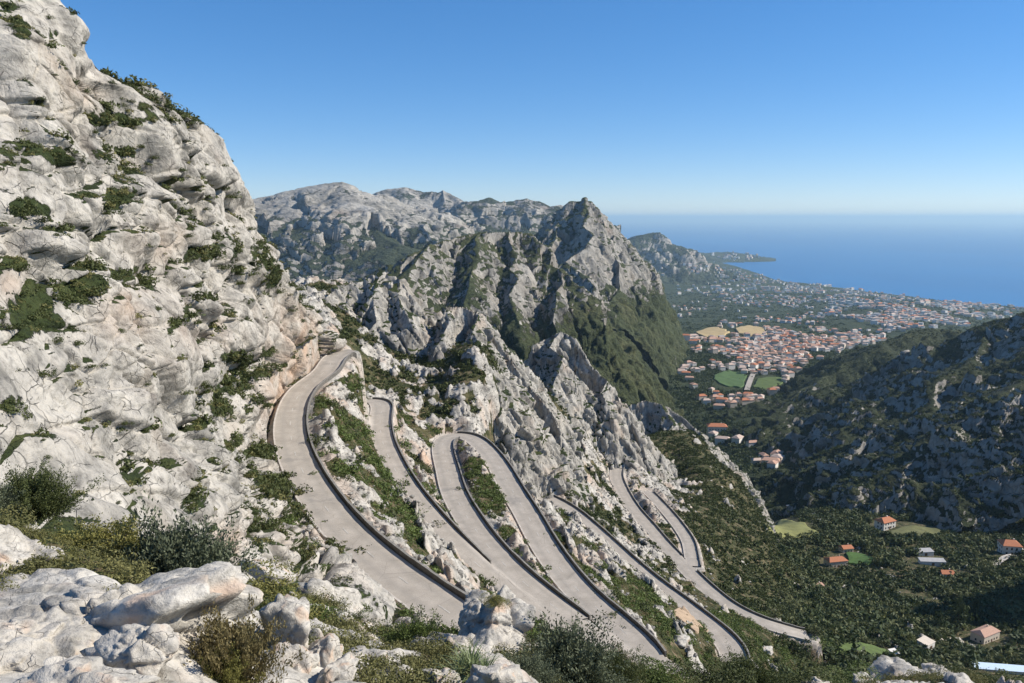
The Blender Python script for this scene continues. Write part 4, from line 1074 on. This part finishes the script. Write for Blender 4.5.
# ------------------------------------------------------------ buildings
MAT['roofs'] = [plain('terracotta_tiles', (.44, .17, .085), .85, .2, .5), plain('pale_terracotta_tiles', (.46, .28, .20), .85, .2, .5), plain('faded_pink_tiles', (.50, .38, .31), .85, .2, .5)]
MAT['walls'] = [plain('white_render', (.74, .70, .63), .85, .1, 2.), plain('cream_render', (.62, .53, .42), .85, .1, 2.)]
MAT['win'] = plain('window_glass', (.03, .035, .04), .25, .1, 1., spec=.5)
MAT['door'] = plain('painted_door', (.16, .08, .04), .6, .1, 1.)
MAT['flat'] = plain('grey_flat_roof', (.38, .37, .36), .85, .15, 2.)
MAT['poly'] = plain('greenhouse_sheet', (.62, .74, .84), .35, .06, 2.)
def box_np(x0, x1, y0, y1, z0, z1):
    V_ = np.array([(x, y, z) for z in (z0, z1) for x, y in ((x0, y0), (x1, y0), (x1, y1), (x0, y1))], float)
    f = np.array([(0, 3, 2, 1), (4, 5, 6, 7), (0, 1, 5, 4), (1, 2, 6, 5), (2, 3, 7, 6), (3, 0, 4, 7)]); return V_, f
def roof_np(w, d, z, h, over=.4, hip=.35):
    x, y = w/2+over, d/2+over; r = w/2*(1-hip)
    V_ = np.array([(-x, -y, z), (x, -y, z), (x, y, z), (-x, y, z), (-r, 0, z+h), (r, 0, z+h), (-x, -y, z-.18), (x, -y, z-.18), (x, y, z-.18), (-x, y, z-.18)])
    q = np.array([(0, 1, 5, 4), (2, 3, 4, 5), (6, 7, 1, 0), (7, 8, 2, 1), (8, 9, 3, 2), (9, 6, 0, 3), (9, 8, 7, 6)]); t = np.array([(1, 2, 5), (3, 0, 4)])
    return V_, [t, q]
HV_ = []
for i, (w_, d_, h_, rh, hip) in enumerate([(12, 8, 5.5, 2.2, .4), (10, 9, 6, 2.2, .5), (15, 8, 5, 2., .3), (9, 7, 3.6, 1.8, .0), (18, 9, 7, 2.4, .35), (11, 11, 8, 2.2, .6)]):
    wv, wf = box_np(-w_/2, w_/2, -d_/2, d_/2, -4, h_-.185); rv, rf = roof_np(w_, d_, h_, rh, hip=hip)
    HV_.append((wv, wf, rv, rf, w_, d_, h_))
def combine(parts):
    off = 0; Vs = []; Fs = []
    for V_, f in parts: Vs.append(V_); Fs.append(f+off); off += len(V_)
    return np.vstack(Vs), np.vstack(Fs)
def windows_np(w_, d_, h_):
    ws = []
    fl = max(1, int(h_//2.7))
    for k in range(fl):
        z_ = .9+2.7*k
        for x in np.arange(-w_/2+1.5, w_/2-1., 2.6):
            for s in (-1, 1): y_ = s*d_/2; ws.append(box_np(x, x+1.0, y_-.06, y_+.06, z_, z_+1.25))
        for y in np.arange(-d_/2+1.5, d_/2-1., 2.8):
            for s in (-1, 1): x_ = s*w_/2; ws.append(box_np(x_-.06, x_+.06, y, y+1.0, z_, z_+1.25))
    return ws
me_wall = [[mesh_np('wall', h[0], h[1], MAT['walls'][j]) for j in range(2)] for h in HV_]
me_roof = [[mesh_np('roof', h[2], h[3], MAT['roofs'][j]) for j in range(3)] for h in HV_]
me_win = [mesh_np('window', *combine(windows_np(h[4], h[5], h[6])), MAT['win']) for h in HV_]
def house(px, py, wpx, label, v=0, rz=None, roof=0, wall=0, group=None, name='house', full=True, dz=0, sc=None):
    q = at(px, py, 3)
    if q is None: log('house miss', label); return
    p, n, d, t = q
    s = sc or wpx*d/F/HV_[v][4]
    e = bpy.data.objects.new(name, None); C.objects.link(e); e.location = (p[0], p[1], p[2]+.3*s+dz); e.scale = (s, s, s)
    e.rotation_euler = (0, 0, rz if rz is not None else random.uniform(-.5, .5)); tag(e, label, 'house', group)
    link('wall', me_wall[v][wall], e); link('roof', me_roof[v][roof], e)
    if full:
        w_, d_, h_ = HV_[v][4:]
        for wb in windows_np(w_, d_, h_): link('window', mesh_np('window', wb[0], wb[1], MAT['win']), e)
        db = box_np(-.5, .5, -d_/2-.08, -d_/2+.05, 0, 2.1); link('door', mesh_np('door', *db, MAT['door']), e)
        ch = box_np(w_*.2, w_*.2+.7, .6, 1.3, h_+.6, h_+2.6); rfo = [c for c in e.children if c.name.startswith('roof')][0]
        link('chimney', mesh_np('chimney', *ch, MAT['walls'][wall]), rfo)
    return e
house(885, 528, 17, 'long white farmhouse with orange roof alone on the pasture', 0, .45, 0, 0)
house(835, 566, 20, 'low house with wide orange roof left of the bright lawn', 2, .2, 0, 1)
house(846, 552, 11, 'small orange-roofed outbuilding behind the bright lawn', 3, .2, 0, 1)
house(1008, 553, 17, 'white house with orange roof at the right edge of the valley', 1, -.2, 0, 0)
house(946, 577, 12, 'low orange-roofed house half hidden in trees', 3, -.1, 0, 0)
house(817, 588, 9, 'small white cottage beside the lane, left of two', 3, .5, 1, 0)
house(857, 587, 7, 'tiny orange-roofed cottage in the trees, right of two', 3, -.3, 0, 0)
house(985, 640, 26, 'pink-roofed brown house near the bottom right corner', 2, .5, 1, 1)
house(716, 433, 19, 'large orange-roofed villa below the town', 4, -.1, 0, 0)
def shed(px, py, wpx, label, mat, dims=(12, 5, 3), rz=0., name='shed', roofmat=None):
    q = at(px, py, 3)
    if q is None: return
    p, n, d, t = q; w_, d_, h_ = dims; s = wpx*d/F/w_
    e = bpy.data.objects.new(name, None); C.objects.link(e); e.location = (p[0], p[1], p[2]+.3); e.scale = (s, s, s); e.rotation_euler = (0, 0, rz); tag(e, label, name.replace('_', ' '))
    link('wall', mesh_np('wall', *box_np(-w_/2, w_/2, -d_/2, d_/2, -3, h_), MAT['walls'][0]), e)
    V_ = np.array([(-w_/2-.3, -d_/2-.3, h_+.01), (w_/2+.3, -d_/2-.3, h_+.01), (w_/2+.3, d_/2+.3, h_+.9), (-w_/2-.3, d_/2+.3, h_+.9)]); V_ = np.vstack([V_, V_+[0, 0, .15]])
    f = np.array([(0, 3, 2, 1), (4, 5, 6, 7), (0, 1, 5, 4), (1, 2, 6, 5), (2, 3, 7, 6), (3, 0, 4, 7)])
    link('roof', mesh_np('roof', V_, f, mat), e)
    link('door', mesh_np('door', *box_np(-1, 1, -d_/2-.06, -d_/2+.03, 0, 2.2), MAT['door']), e)
    return e
shed(925, 555, 16, 'grey-roofed farm shed, rear one of the pair', MAT['flat'], rz=.1)
shed(931, 565, 24, 'long grey-roofed farm shed, front one of the pair', MAT['flat'], (18, 5, 3), rz=-.08)
shed(1000, 672, 50, 'long low greenhouse with pale blue sheeting at the bottom right', MAT['poly'], (24, 4, 1.6), rz=-.15, name='greenhouse')
shed(925, 648, 14, 'small ruined white building left of the pink-roofed house', MAT['walls'][1], (8, 6, 3.4), rz=.6, name='ruin')
shed(950, 645, 22, 'low whitish stone outbuilding attached left of the pink-roofed house', MAT['walls'][1], (14, 4, 2.2), rz=.1, name='outbuilding')
shed(893, 657, 7, 'tiny white hut on the edge of the green paddock', MAT['walls'][0], (4, 4, 2.5), rz=.3, name='hut')
# village and town
DENS = [ # cx, cy, rx, ry, n, size factor, tone(0 red .. 1 pale)
 (720,385,30,12,40,1.,.1),(700,372,22,10,30,1.,.1),(690,352,14,9,22,1.,.1),(735,400,30,6,18,1.,.2),(790,375,30,18,60,1.,.05),(770,360,50,12,90,1.,.1),(725,350,40,10,80,1.,.15),(790,335,45,12,110,1.,.1),(820,345,40,12,90,1.,.1),(850,340,28,12,50,1.,.2),(700,345,22,9,30,1.,.2),(800,325,60,7,70,.95,.2),(690,365,12,8,12,1.,.2),(750,345,60,16,60,1.,.15),
 (800,452,22,7,16,1.,.2),(775,462,22,6,10,1.,.4),(735,440,20,6,7,1.,.3),(815,445,14,4,7,1.,0),(780,420,26,6,5,1.,.5),(740,402,30,5,10,1.,.3),(700,400,12,6,6,1,.3),
 (870,312,50,8,170,1.1,.6),(920,318,50,8,190,1.1,.6),(960,312,60,9,200,1.1,.6),(850,296,55,6,120,1.2,.7),(900,302,60,6,130,1.2,.7),(980,303,50,6,130,1.2,.7),(800,300,50,8,100,1.,.5),(820,288,50,5,90,1.3,.7),(780,285,40,6,70,1.2,.6),(750,300,40,8,60,1.,.5),(720,290,40,8,50,1.2,.6),(740,275,40,6,60,1.3,.6),(700,272,30,5,30,1.3,.5),(690,310,25,6,20,1,.3),(735,257,22,3,45,1.8,.6),(890,325,24,5,50,1.1,.5)]
hs = []
for cx, cy_, rx, ry, n_, sf, tone in DENS:
    for _ in range(n_):
        for tr in range(6):
            x_ = cx+rng.normal()*rx*.55; y_ = cy_+rng.normal()*ry*.55
            if not (640 < x_ < 1030): continue
            if any(((x_-a)/rx_)**2+((y_-b_)/ry_)**2 < 1 for a, b_, rx_, ry_ in [(731,380,17,10),(768,383,17,9),(749,332,18,6),(712,334,18,6)]): continue
            q = at(x_, y_, 1)
            if q is None or q[3] not in (1, 2) or q[0][2] < 1.2 or (q[3] == 2 and q[0][1] < 5000 and q[0][2] > 230): continue
            if q[3] == 2 and q[0][1] < 5000 and rng.random() < .8: continue
            pp = q[0]
            if perlin(np.array([[pp[0]/190., pp[1]/260., 3.3]]))[0]+rng.normal()*.12 < -.08: continue
            if any((pp[0]-o_[0][0])**2+(pp[1]-o_[0][1])**2 < 215 for o_ in hs[-150:]): continue
            hs.append((pp, sf, tone)); break
log('houses', len(hs))
hs.sort(key=lambda h: h[0][1])
for p, sf, tone in hs[:270]:
    v_ = random.choice([0, 1, 2, 5]); e = bpy.data.objects.new('house', None); C.objects.link(e); e.location = tuple(p+[0, 0, .8]); s = sf*random.uniform(.85, 1.35); e.scale = (s, s, s)
    e.rotation_euler = (0, 0, random.choice([.2, .25, 1.8, -.3, .9])+random.uniform(-.1, .1)); tag(e, 'small pale house with a reddish tiled roof in the distant town', 'house', 'small houses of the distant town')
    link('wall', me_wall[v_][0 if random.random() < .7 else 1], e); link('roof', me_roof[v_][random.choice([0, 1, 1, 2, 2])], e)
wV, wF, rV = [], [], {0: ([], [], []), 1: ([], [], []), 2: ([], [], [])}
Vall = []; F3 = []; F4 = []; M3 = []; M4 = []; off = 0
for p, sf, tone in hs[270:]:
    v_ = random.choice([0, 1, 2, 4, 5]); wv, wf, rv, rf, *_ = HV_[v_]; s = sf*random.uniform(.8, 1.5); a = random.uniform(-.6, .6)+random.choice([0, 1.57]); R = np.array([[math.cos(a), -math.sin(a), 0], [math.sin(a), math.cos(a), 0], [0, 0, 1]])
    if p[1] > 3500 and random.random() < .12: s *= 1.5
    base = p+[0, 0, .5]
    Vall.append(wv@R.T*s+base); F4.append(wf+off); M4 += [random.choice([0, 0, 1])]*len(wf); off += len(wv)
    flat = random.random() < tone*.75
    if flat:
        bv, bf = box_np(-HV_[v_][4]/2-.2, HV_[v_][4]/2+.2, -HV_[v_][5]/2-.2, HV_[v_][5]/2+.2, HV_[v_][6]-.18, HV_[v_][6]+.5)
        Vall.append(bv@R.T*s+base); F4.append(bf+off); M4 += [5]*len(bf); off += len(bv)
    else:
        mi = random.choice([2, 3, 3, 4, 4]); Vall.append(rv@R.T*s+base); F3.append(rf[0]+off); M3 += [mi]*len(rf[0]); F4.append(rf[1]+off); M4 += [mi]*len(rf[1]); off += len(rv)
me = mesh_np('town', np.vstack(Vall), [np.vstack(F3), np.vstack(F4)], [MAT['walls'][0], MAT['walls'][1]]+MAT['roofs']+[MAT['flat']], False, None, M3+M4)
tag(link('town_houses', me), 'mass of tiny pale and red-roofed houses spreading to the coast', 'town', kind='stuff')
# town street
def lane(pts, w_, mat, label, lift=1.2, name='street'):
    W = []
    for x_, y_ in pts:
        q = at(x_, y_, 2)
        if q is not None: W.append(q[0])
    if len(W) < 2: return
    L = resample(catmull(np.array(W), 4.), 4.); t, n = frame(L); offs = np.linspace(-w_/2, w_/2, 4)
    G_ = np.stack([L+n*o for o in offs], 1); Vv = G_.reshape(-1, 3)
    Vv[:, 2] = land_height(Vv[:, 0], Vv[:, 1])[0]+lift
    f = grid_faces(*G_.shape[:2]); nz = np.cross(Vv[f[:, 1]]-Vv[f[:, 0]], Vv[f[:, 3]]-Vv[f[:, 0]])[:, 2]
    if nz.sum() < 0: f = f[:, ::-1].copy()
    tag(link(name, mesh_np(name, Vv, f, mat, True)), label, name, kind='structure')
lane([(758,337),(755,350),(752,362),(751,372)], 14, MAT['kerb'], 'pale straight street above the sports fields', 3.)
lane([(753,374),(750,384),(747,392)], 10, MAT['asphalt'], 'street between the two sports fields', 3.)
lane([(798,589),(820,588),(850,589)], 4, MAT['kerb'], 'pale lane crossing the valley woods', 1.5, 'lane')
lane([(788,505),(805,512),(820,520),(832,528)], 5, MAT['flat'], 'pale river bed at the foot of the rock-topped hill', 1., 'river_bed')
lane([(986,575),(1000,563),(1015,557)], 4, MAT['kerb'], 'drive to the white house at the right edge', 1.2, 'lane')
log('town')

# ------------------------------------------------------------ foreground boulders and bushes
import bmesh
def boulder(px, py, Y, r, seed, label, squash=.7, sub=6, rz=0., tilt=0., sx=1., group=None, name='boulder', veg=.0):
    rr = np.random.default_rng(seed)
    bm = bmesh.new(); bmesh.ops.create_icosphere(bm, subdivisions=sub, radius=1.)
    V_ = np.array([v.co[:] for v in bm.verts]); F_ = np.array([[v.index for v in f.verts] for f in bm.faces]); bm.free()
    pl = rr.normal(size=(13, 3)); pl /= np.linalg.norm(pl, axis=1)[:, None]; dl = rr.uniform(.5, .95, 13)
    s = (V_@pl.T)/dl[None]; s = np.log(np.exp(70*s).sum(1))/70
    V_ = V_/np.maximum(s, .75)[:, None]
    V_ = V_*np.array([r*sx, r, r*squash])
    c, s_ = math.cos(tilt), math.sin(tilt); V_ = np.stack([V_[:, 0]*c-V_[:, 2]*s_, V_[:, 1], V_[:, 0]*s_+V_[:, 2]*c], 1)
    c, s_ = math.cos(rz), math.sin(rz); V_ = np.stack([V_[:, 0]*c-V_[:, 1]*s_, V_[:, 0]*s_+V_[:, 1]*c, V_[:, 2]], 1)
    nn = V_/np.linalg.norm(V_, axis=1)[:, None]
    base = P(px, py, Y); W = V_+base
    a1, _ = rocky(W, r*.75, seed, (1, 1, .8), crack=.25); a2, _ = rocky(W, r*.25, seed+3, (1, 1, .7), crack=.35)
    V_ = V_+nn*(a1*r*.26+a2*r*.07+fbm(W/(r*.2), 5)*r*.04)[:, None]
    me = mesh_np(name, V_, F_, MAT['near'], True, dict(veg=np.full(len(V_), veg), stain=.8*sst(fbm(W/(r*.6)+5, 3), .12, .4)))
    o = link(name, me, None, tuple(base)); return tag(o, label, 'boulder', group)
BG = 'pale boulders on the foreground ledge'
boulder(112, 640, 10.6, 1.3, 51, 'biggest smooth pale boulder, with a long sloping top, at the lower left', .62, 6, .3, -.1, 1.2, BG)
boulder(70, 588, 14.0, .8, 91, 'flat pale slab between the left-edge slab and the biggest boulder', .4, 5, .3, -.1, 1.5, BG)
boulder(12, 572, 14.5, 1.15, 52, 'pale slab at the left edge below the dark bush', .65, 6, .2, -.35, 1.2, BG)
boulder(20, 655, 9.6, .95, 53, 'broad cracked pale slab in the bottom left corner', .5, 6, 1., .05, 1.3, BG)
boulder(140, 655, 9.0, .50, 54, 'small triangular block leaning against the biggest boulder', .75, 5, 2., .2, 1., BG)
boulder(172, 652, 10.6, .65, 55, 'rounded pale block right of the biggest boulder', .8, 5, .7, .1, 1.1, BG)
boulder(78, 690, 8.0, .5, 56, 'low pale rock at the bottom edge below the biggest boulder', .6, 5, .4, 0, 1.2, BG)
boulder(208, 676, 10.2, .35, 57, 'little grey-white rock under the dry heather bush', .8, 5, 1.4, 0, 1.1, BG)
boulder(287, 640, 13.5, .46, 58, 'upright split boulder at the top of the rock cluster right of the heather', 1.25, 5, .2, .1, 1., BG)
boulder(262, 636, 14.2, .40, 59, 'pinkish boulder at the left of the rock cluster right of the heather', .9, 5, 1.2, -.1, 1., BG)
boulder(322, 655, 13.2, .42, 60, 'squarish pale boulder at the right of the rock cluster', 1., 5, .8, -.2, .9, BG)
boulder(292, 672, 12.2, .55, 61, 'wide boulder at the foot of the rock cluster', .75, 5, 2.2, .1, 1.2, BG)
boulder(333, 676, 12.0, .36, 76, 'small boulder at the lower right of the rock cluster', .8, 5, 1.2, .1, 1.2, BG)
boulder(364, 662, 15.5, .42, 62, 'low cream rock right of the rock cluster', .55, 5, .1, .1, 1.3, BG)
boulder(392, 676, 14.5, .42, 63, 'low pale rock at the bottom edge left of the fan palm', .6, 5, .5, 0, 1.3, BG)
boulder(437, 682, 14.5, .36, 64, 'pointed rock at the bottom edge under the fan palm', 1., 5, 1.5, .3, 1., BG)
boulder(482, 682, 14.0, .50, 65, 'rounded white rock at the bottom edge right of the pointed one', .75, 5, .9, 0, 1.1, BG)
boulder(500, 632, 21., 1.30, 66, 'large cream outcrop beside the end of the top road', .85, 6, .5, .35, 1.0, BG)
boulder(478, 615, 22., .75, 77, 'upper knob of rock leaning on the large cream outcrop', .9, 5, .2, .1, 1.0, BG)
boulder(326, 607, 29., 1.3, 67, 'flat grey slab lying between the cliff foot and the bushes', .5, 5, .2, -.3, 1.2, BG)
boulder(262, 570, 38., 1.1, 68, 'tilted white slab left of the round green bush', .5, 5, 1.1, -.5, 1.4, BG)
boulder(905, 682, 40., 1.9, 69, 'white-topped rock at the bottom edge right of centre', .5, 5, 1.1, 0, 1.3, BG)
boulder(944, 681, 40., 1.6, 70, 'grey rock beside the white-topped one at the bottom edge', .6, 5, .4, -.1, 1.3, BG)
boulder(868, 690, 38., 1.1, 71, 'small pale rock left of the white-topped one at the bottom edge', .6, 5, .9, 0, 1.2, BG)
boulder(815, 688, 36., .8, 72, 'little white rock at the bottom edge among bushes', .7, 5, .9, 0, 1.2, BG)
boulder(190, 625, 14.0, .5, 78, 'low pale rock behind the heather bush', .5, 5, .9, -.1, 1.3, BG)
# rocks by the lower bends
for i, (x_, y_, s_, lb) in enumerate([(680,645,18,'broken white rock just outside the wide bottom bend'),(765,652,14,'white rock beside the bend of the road below the hairpin'),(650,560,8,'white rock on the slope beside the narrow lower road')]):
    q = at(x_, y_, 2)
    if q is not None:
        Y_ = q[0][1]; r_ = s_*.5*q[2]/F; boulder(x_, y_-s_*.15, Y_, r_, 80+i, lb, .7, 4, i, 0, 1.2, 'white rocks by the road bends')
log('boulders')
BUSH = {
 'rosemary': lambda s: branchy(300, 150, s, .040, .5), 'dense': lambda s: branchy(380, 130, s, .036, .35), 'heather': lambda s: branchy(130, 170, s, .042, 1.1, 1.15),
 'round': lambda s: leaf_cloud(9000, .036, s, flat=.8, lobes=9, shell=.8), 'mat': lambda s: leaf_cloud(9000, .034, s, flat=.42, lobes=12, shell=.75)}
def bush(px, py, Y, r, kind, mat, label, seed, zsc=1., sx=1., name='shrub', group=None, rz=None):
    me = thing_mesh(name, BUSH[kind](seed), MAT[mat]); base = P(px, py, Y)
    o = link(name, me, None, tuple(base), rz if rz is not None else seed*1.3, (r*sx, r, r*zsc)); return tag(o, label, 'shrub', group)
bush(30, 520, 22, 1.25, 'dense', 'shrub_dark', 'dense dark green bush against the cliff foot at the left edge', 501, 1.15, 1.1)
bush(-5, 520, 21, .9, 'rosemary', 'shrub_grey', 'grey-green bush cut by the left edge beside the dense dark one', 502, 1., 1.)
bush(108, 574, 17.2, 1.15, 'heather', 'shrub_olive', 'yellow-green spiky bush between the dark bush and the grey-green one', 503, .85, 1.2)
bush(80, 552, 19, .8, 'dense', 'shrub_dark', 'low green bush behind the yellow-green spiky one', 504, .6, 1.3)
bush(180, 612, 16.5, 1.65, 'rosemary', 'shrub_grey', 'big grey-green bush leaning over the biggest boulder', 505, 1.15, 1.0)
bush(160, 600, 17.2, 1.25, 'dense', 'shrub_dark', 'dark bush tucked behind the left of the big grey-green one', 515, 1.1, 1.1)
bush(231, 700, 10.3, .9, 'heather', 'shrub_dry', 'upright brownish heather bush in front of the rock cluster', 506, 1.15, .8)
bush(222, 697, 10.0, .5, 'heather', 'shrub_olive', 'small green heather bush at the foot of the brownish one', 516, 1.1, .8)
bush(272, 592, 42, 1.25, 'round', 'shrub_green', 'round bright green bush on the rocks below the cliff', 507, 1., .9)
bush(250, 618, 22, 1.6, 'mat', 'shrub_olive', 'spreading yellow-green mat behind the rock cluster', 508, .9, 1.2)
bush(300, 632, 22, 1.3, 'mat', 'shrub_green', 'low green mat right of the yellow-green one', 509, .9, 1.3)
bush(210, 612, 19, 1.1, 'mat', 'shrub_dark', 'low green mat beside the big grey-green bush', 517, 1., 1.3)
bush(372, 655, 22, 1.0, 'round', 'shrub_dark', 'dark rounded bush above the low cream rock', 510, 1., 1.2)
bush(420, 668, 21, 1.2, 'rosemary', 'shrub_green', 'dark feathery bush left of the fan palm', 511, 1.1, 1.1)
bush(345, 640, 25, .9, 'dense', 'shrub_dark', 'small dark bush behind the dark rounded one', 518, .9, 1.2)
bush(566, 698, 20, 1.7, 'rosemary', 'shrub_grey', 'wide grey-green bush at the bottom edge under the road junction', 512, 1.05, 1.1)
bush(528, 700, 18, 1.0, 'dense', 'shrub_grey', 'grey bush at the bottom edge left of the wide grey-green one', 519, 1., 1.)
bush(610, 690, 25, 1.15, 'dense', 'shrub_dark', 'dark green bush right of the wide grey-green one', 513, 1.15, 1.1)
bush(650, 692, 27, 1.15, 'round', 'shrub_green', 'brighter green bush below the wide bottom bend', 514, 1.1, 1.1)
bush(700, 694, 30, 1.6, 'round', 'shrub_dark', 'dark low bush at the bottom edge below the bend', 520, .95, 1.3)
bush(748, 694, 34, 1.6, 'dense', 'shrub_dark', 'dark bush at the bottom edge under the road below the hairpin', 521, .9, 1.3)
bush(795, 694, 36, 1.6, 'round', 'shrub_dark', 'dark bush left of the little white rock at the bottom edge', 522, .7, 1.4)
bush(845, 692, 38, 1.4, 'round', 'shrub_green', 'green bush right of the little white rock at the bottom edge', 523, .7, 1.3)
bush(975, 700, 38, 1.6, 'dense', 'shrub_dark', 'dark bush right of the grey rock at the bottom edge', 524, .8, 1.3)
bush(1018, 700, 38, 1.5, 'round', 'shrub_dark', 'dark bush in the bottom right corner', 525, .8, 1.3)
bush(495, 604, 20.6, .33, 'round', 'shrub_olive', 'small tuft growing in a hollow of the cream outcrop', 526, .8, 1.)
# fan palm tuft
V_, f_, t_ = blades(260, 77, 1., 1.45, .026, .3, bundles=6)
tag(link('fan_palm', mesh_np('fan_palm', V_, f_, MAT['fan'], False, dict(tint=t_)), None, tuple(P(470, 674, 15)), 0, (.72, .72, .72)), 'spiky pale green fan palm tuft in front of the cream outcrop', 'palm')
V_, f_, t_ = blades(160, 78, 1., 1.1, .014, .25, bundles=5)
tag(link('fan_palm', mesh_np('fan_palm', V_, f_, MAT['shrub_dark'], False, dict(tint=t_)), None, tuple(P(196, 668, 11.2)), 0, (.5, .5, .4)), 'small dark spiky palm tuft beside the brownish heather', 'palm')
# grass and small tufts on the ledge
tuft = [blades(26, 600+i, 1., .9, .035, .4, segs=2) for i in range(5)]
pxl, pyl, dl_ = project(LEDGE_V)
wl = LEDGE_V[:, 1]**2*(sst(1-LEDGE_R, .4, .9)+.015)*visible(LEDGE_V, .05)
gi = pick(wl, 1500)
merged('grass', tuft, LEDGE_V[gi]-[0, 0, .02], sizes(len(gi), .08, .26), MAT['shrub_olive'], 'yellow-green grass tufts in the cracks of the ledge', 'grass')
gi = pick(wl*(LEDGE_V[:, 1] > 11.5), 900)
merged('ground_cover', [leaf_cloud(520, .06, 650+i, flat=.5, lobes=5) for i in range(4)], LEDGE_V[gi]-[0, 0, .03], sizes(len(gi), .25, .7), MAT['shrub_olive2'], 'low olive ground cover over the ledge', 'ground cover')
log('foreground')

# ------------------------------------------------------------ haze
hm = bpy.data.materials.new('haze'); hm.use_nodes = True; nt = hm.node_tree; nt.nodes.clear()
out = nt.nodes.new('ShaderNodeOutputMaterial'); pv = nt.nodes.new('ShaderNodeVolumePrincipled')
pv.inputs['Color'].default_value = (.60, .85, 1., 1); pv.inputs['Density'].default_value = HAZE = 3.4e-5; pv.inputs['Anisotropy'].default_value = .2
nt.links.new(pv.outputs[0], out.inputs['Volume'])
try: hm.volume_sampling = 'EQUIANGULAR'
except Exception: pass
V_, f_ = box_np(-165000, 165000, -300, 160000, -26, 745)
tag(link('haze', mesh_np('haze', V_, f_, hm)), 'thin blue haze in the air over the coast', 'haze', kind='stuff')

# ------------------------------------------------------------ light, sky, camera
EL = math.radians(37); AZ = math.radians(90-4)      # azimuth from +Y clockwise towards +X
sd = np.array([math.sin(AZ)*math.cos(EL), math.cos(AZ)*math.cos(EL), math.sin(EL)])
ld = bpy.data.lights.new('sun', 'SUN'); ld.energy = 5.0; ld.angle = math.radians(.53); ld.color = (1, .94, .85)
lo = bpy.data.objects.new('sun', ld); C.objects.link(lo)
import mathutils
lo.rotation_euler = mathutils.Vector(tuple(-sd)).to_track_quat('-Z', 'Y').to_euler()
w = bpy.data.worlds.new('World'); bpy.context.scene.world = w; w.use_nodes = True; nt = w.node_tree
sky = nt.nodes.new('ShaderNodeTexSky'); sky.sky_type = 'NISHITA'; sky.sun_disc = False; sky.sun_elevation = EL; sky.sun_rotation = AZ; sky.altitude = 2000; sky.air_density = 1.0; sky.dust_density = .0; sky.ozone_density = 6.
bg = nt.nodes['Background']; hs_ = nt.nodes.new('ShaderNodeHueSaturation'); hs_.inputs['Saturation'].default_value = 1.33; gm_ = nt.nodes.new('ShaderNodeGamma'); gm_.inputs['Gamma'].default_value = .75; nt.links.new(sky.outputs[0], gm_.inputs['Color']); nt.links.new(gm_.outputs[0], hs_.inputs['Color']); nt.links.new(mix(nt, 1., hs_.outputs[0], (1.04, 1.02, 1.10), 'MULTIPLY'), bg.inputs['Color']); bg.inputs['Strength'].default_value = .15
sc = bpy.context.scene
cd = bpy.data.cameras.new('camera'); cd.lens = F/1024*36; cd.sensor_width = 36; cd.clip_end = 600000; cd.clip_start = .3
co = bpy.data.objects.new('camera', cd); C.objects.link(co); co.location = (0, 0, CZ); co.rotation_euler = (math.pi/2-PITCH, 0, 0); sc.camera = co
sc.view_settings.view_transform = 'Standard'; sc.view_settings.look = 'None'; sc.view_settings.gamma = 1; sc.view_settings.exposure = 0.4
sc.render.resolution_x = 1024; sc.render.resolution_y = 683
sc.cycles.volume_bounces = 0
log('done')
